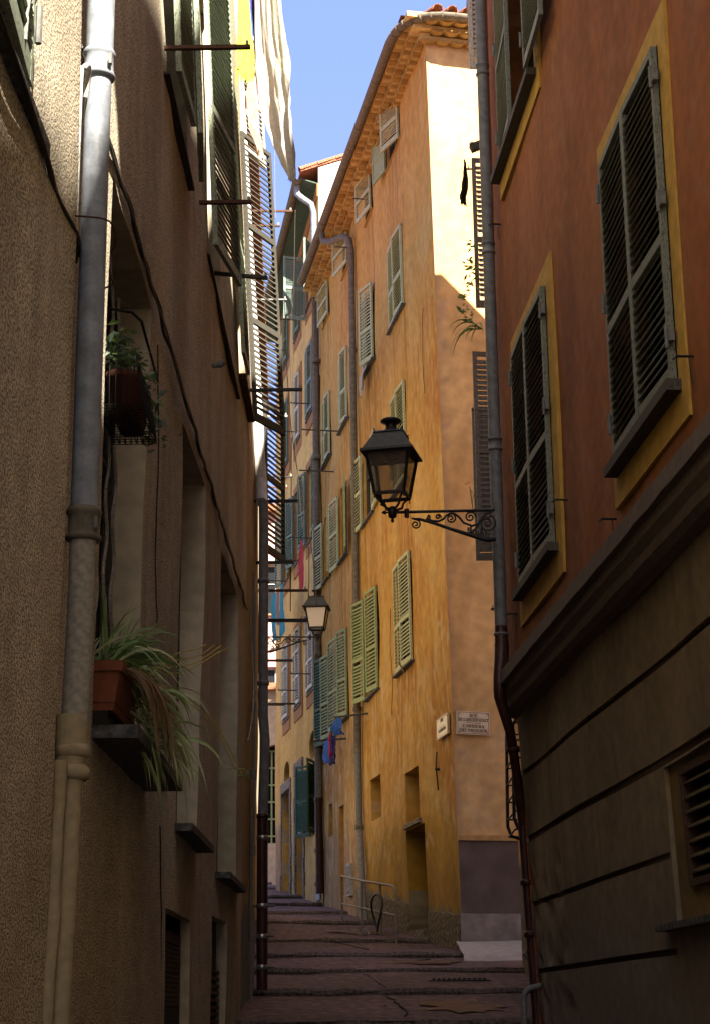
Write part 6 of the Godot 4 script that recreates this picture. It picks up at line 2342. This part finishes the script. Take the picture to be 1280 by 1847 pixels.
# ------------------------------------------------------------------ iron clothes rods and wires
func rod(f: Facade, u: float, v: float, l: float, r: float, m: Material, label: String, dv := 0.0, du := 0.0, n0 := 0.0) -> void:
	org = Vector3.ZERO
	var st := new_st()
	var a := f.p(u, v, n0 - 0.02)
	var b := f.p(u + du, v + dv, n0 + l)
	bar(st, a, b, r * 2.0, r * 1.7)
	var o := obj("clothes_rod", st, m)
	tag(o, label, "clothes rod", "clothes rods on the house fronts")
	st = new_st()
	tube(st, [b - (b - a) * 0.04 + Vector3(0, r * 0.6, 0), b - (b - a) * 0.04 + Vector3(0, r * 0.6 + 0.035, 0)], r * 0.8, 6)
	obj("insulator", st, M.frame_white, o)

func build_rods() -> void:
	rod(FL, 9.75, 7.62, 0.52, 0.014, M.rust, "iron clothes rod crossing the nearest upper shutters on the left")
	rod(FL, 12.0, 7.66, 0.38, 0.015, M.rust, "rusty round clothes rod below the second upper sill on the left")
	rod(FL, 13.55, 7.77, 0.42, 0.016, M.shutter_brown, "wooden clothes rod sloping under the third upper sill on the left", -0.05)
	rod(FL, 16.6, 7.84, 0.60, 0.016, M.iron, "longest dark clothes rod reaching across in front of the peach house")
	rod(FL, 18.7, 7.30, 0.46, 0.017, M.iron, "dark clothes rod above the lowest open brown shutter on the left")
	rod(FL, 19.0, 6.68, 0.40, 0.018, M.iron, "dark clothes rod at the top of the dull grey downpipe on the left")
	var f2 := Facade.new(Vector3(-1.33, 0, 19.5), -0.036, 1.0)
	rod(f2, 1.0, 6.72, 0.80, 0.016, M.rust, "rusty clothes rod just under the dark one at the grey downpipe")
	rod(f2, 1.2, 6.40, 0.80, 0.022, M.iron, "thick dark clothes rod above the hanging teal towels")
	rod(f2, 4.6, 6.58, 0.62, 0.018, M.iron, "dark clothes rod just below the far street lamp bracket")
	rod(f2, 6.5, 6.30, 0.66, 0.015, M.iron, "thin clothes rod second below the far street lamp bracket")
	rod(f2, 1.2, 11.75, 0.62, 0.014, M.rust, "sunlit rusty clothes rod against the sky beside the tall brown shutter")
	rod(f2, 1.0, 11.45, 0.46, 0.014, M.rust, "short clothes rod stub against the sky under the sunlit one")
	rod(f2, 1.0, 10.45, 0.55, 0.008, M.steel, "thin pale clothes rod in front of the green soffit")
	rod(f2, 3.0, 9.6, 0.55, 0.012, M.frame_white, "white clothes rod against the sky at the peach house edge")
	rod(f2, 3.5, 8.9, 0.62, 0.012, M.iron, "dark clothes rod lower against the sky at the peach house edge")
	rod(f2, 5.0, 9.2, 0.55, 0.012, M.rust, "rusty clothes rod against the green hill in the gap")
	for q in [[10.0, 9.75, 0.7, "sage clothes rod crossing the joint between the ochre and peach houses"], [8.9, 10.25, 0.8, "sage clothes rod under the middle windows of the ochre house"]]:
		rod(FY, q[0], q[1], q[2], 0.013, M.shutter_brown, q[3])
	rod(FY, 5.3, 13.55, 0.30, 0.010, M.rust, "thin rusty clothes rod at the second attic shutter of the ochre house")
	rod(FY, 7.6, 13.62, 0.30, 0.010, M.rust, "thin rusty clothes rod at the third attic shutter beside the swan neck")
	rod(FY, 6.6, 4.24, 0.5, 0.017, M.iron, "short black clothes rod crossing the ochre house drainpipe", 0.0, 0.5)
	rod(FY, 8.9, 4.14, 0.55, 0.018, M.iron, "short black clothes rod holding the blue washing", 0.0, 0.4)
	rod(FY, 3.35, 4.35, 0.25, 0.010, M.shutter_pale, "pale clothes rod at the sill of the lowest near shutters of the ochre house", 0.0, -0.9)
	var words := ["far", "middle", "near"]
	var floors := [[14.9, "top"], [12.1, "upper"], [9.0, "middle"], [6.0, "lowest"]]
	for i in 3:
		var u: float = [17.2, 15.2, 13.2][i]
		for q in floors:
			if q[0] > 14.0 and i == 2:
				continue
			rod(FY, u - 0.3, q[0] + 0.12, 0.5, 0.012, M.shutter_brown, "clothes rod below the %s window of the %s storey of the peach house" % [words[i], q[1]])
	org = Vector3.ZERO
	rod(FM, 19.3, 8.55, 0.55, 0.012, M.rust, "short rusty rod beside the grey shutter past the lamp")
	rod(FM, 19.6, 11.75, 0.5, 0.010, M.iron, "short iron rod from which the ragged black cloth hangs")
	rod(FM, 18.0, 5.9, 0.5, 0.012, M.iron, "short iron rod on the yellow wall under the lamp bracket")
	rod(FM, 19.4, 12.12, 0.46, 0.05, M.shutter_brown, "broad wooden board jutting out above the black cloth", -0.2)
	rod(FL, 16.9, 12.5, 0.48, 0.03, M.shutter_old, "thick wooden beam jutting out at the top of the left house")
	# wires
	cable("wire", [v3(-0.98, 14.0, 20.5), v3(-0.97, 12.0, 20.5), v3(-0.955, 11.55, 20.5)], 0.004, "fine wire hanging straight down against the sky on the left", M.lead)
	cable("wire", [v3(-0.72, 11.75, 20.7), v3(-0.77, 11.0, 21.5), v3(-0.85, 10.3, 22.5), v3(-0.80, 9.0, 26.0)], 0.004, "pale wire falling from the sunlit rod past the green soffit", M.frame_white)
	cable("wire", [v3(-0.85, 10.45, 20.5), v3(-0.88, 9.8, 24.0), v3(-0.70, 9.2, 30.0), v3(-0.85, 9.0, 36.0)], 0.006, "slack dark wire swinging across the peach house front", M.iron)
	cable("wire", [FY.p(15.9, 12.4, 0.05), FY.p(15.9, 10.8, 0.06), FY.p(16.0, 9.4, 0.05), FY.p(16.1, 8.2, 0.05)], 0.012, "dark wire clipped down the peach house between its windows", M.iron)
	cable("wire", [FY.p(13.2, 9.0, 0.05), FY.p(13.0, 8.2, 0.08), FY.p(13.2, 7.6, 0.08), FY.p(13.35, 7.2, 0.05)], 0.010, "curling loose wire below the middle storey of the peach house", M.iron)
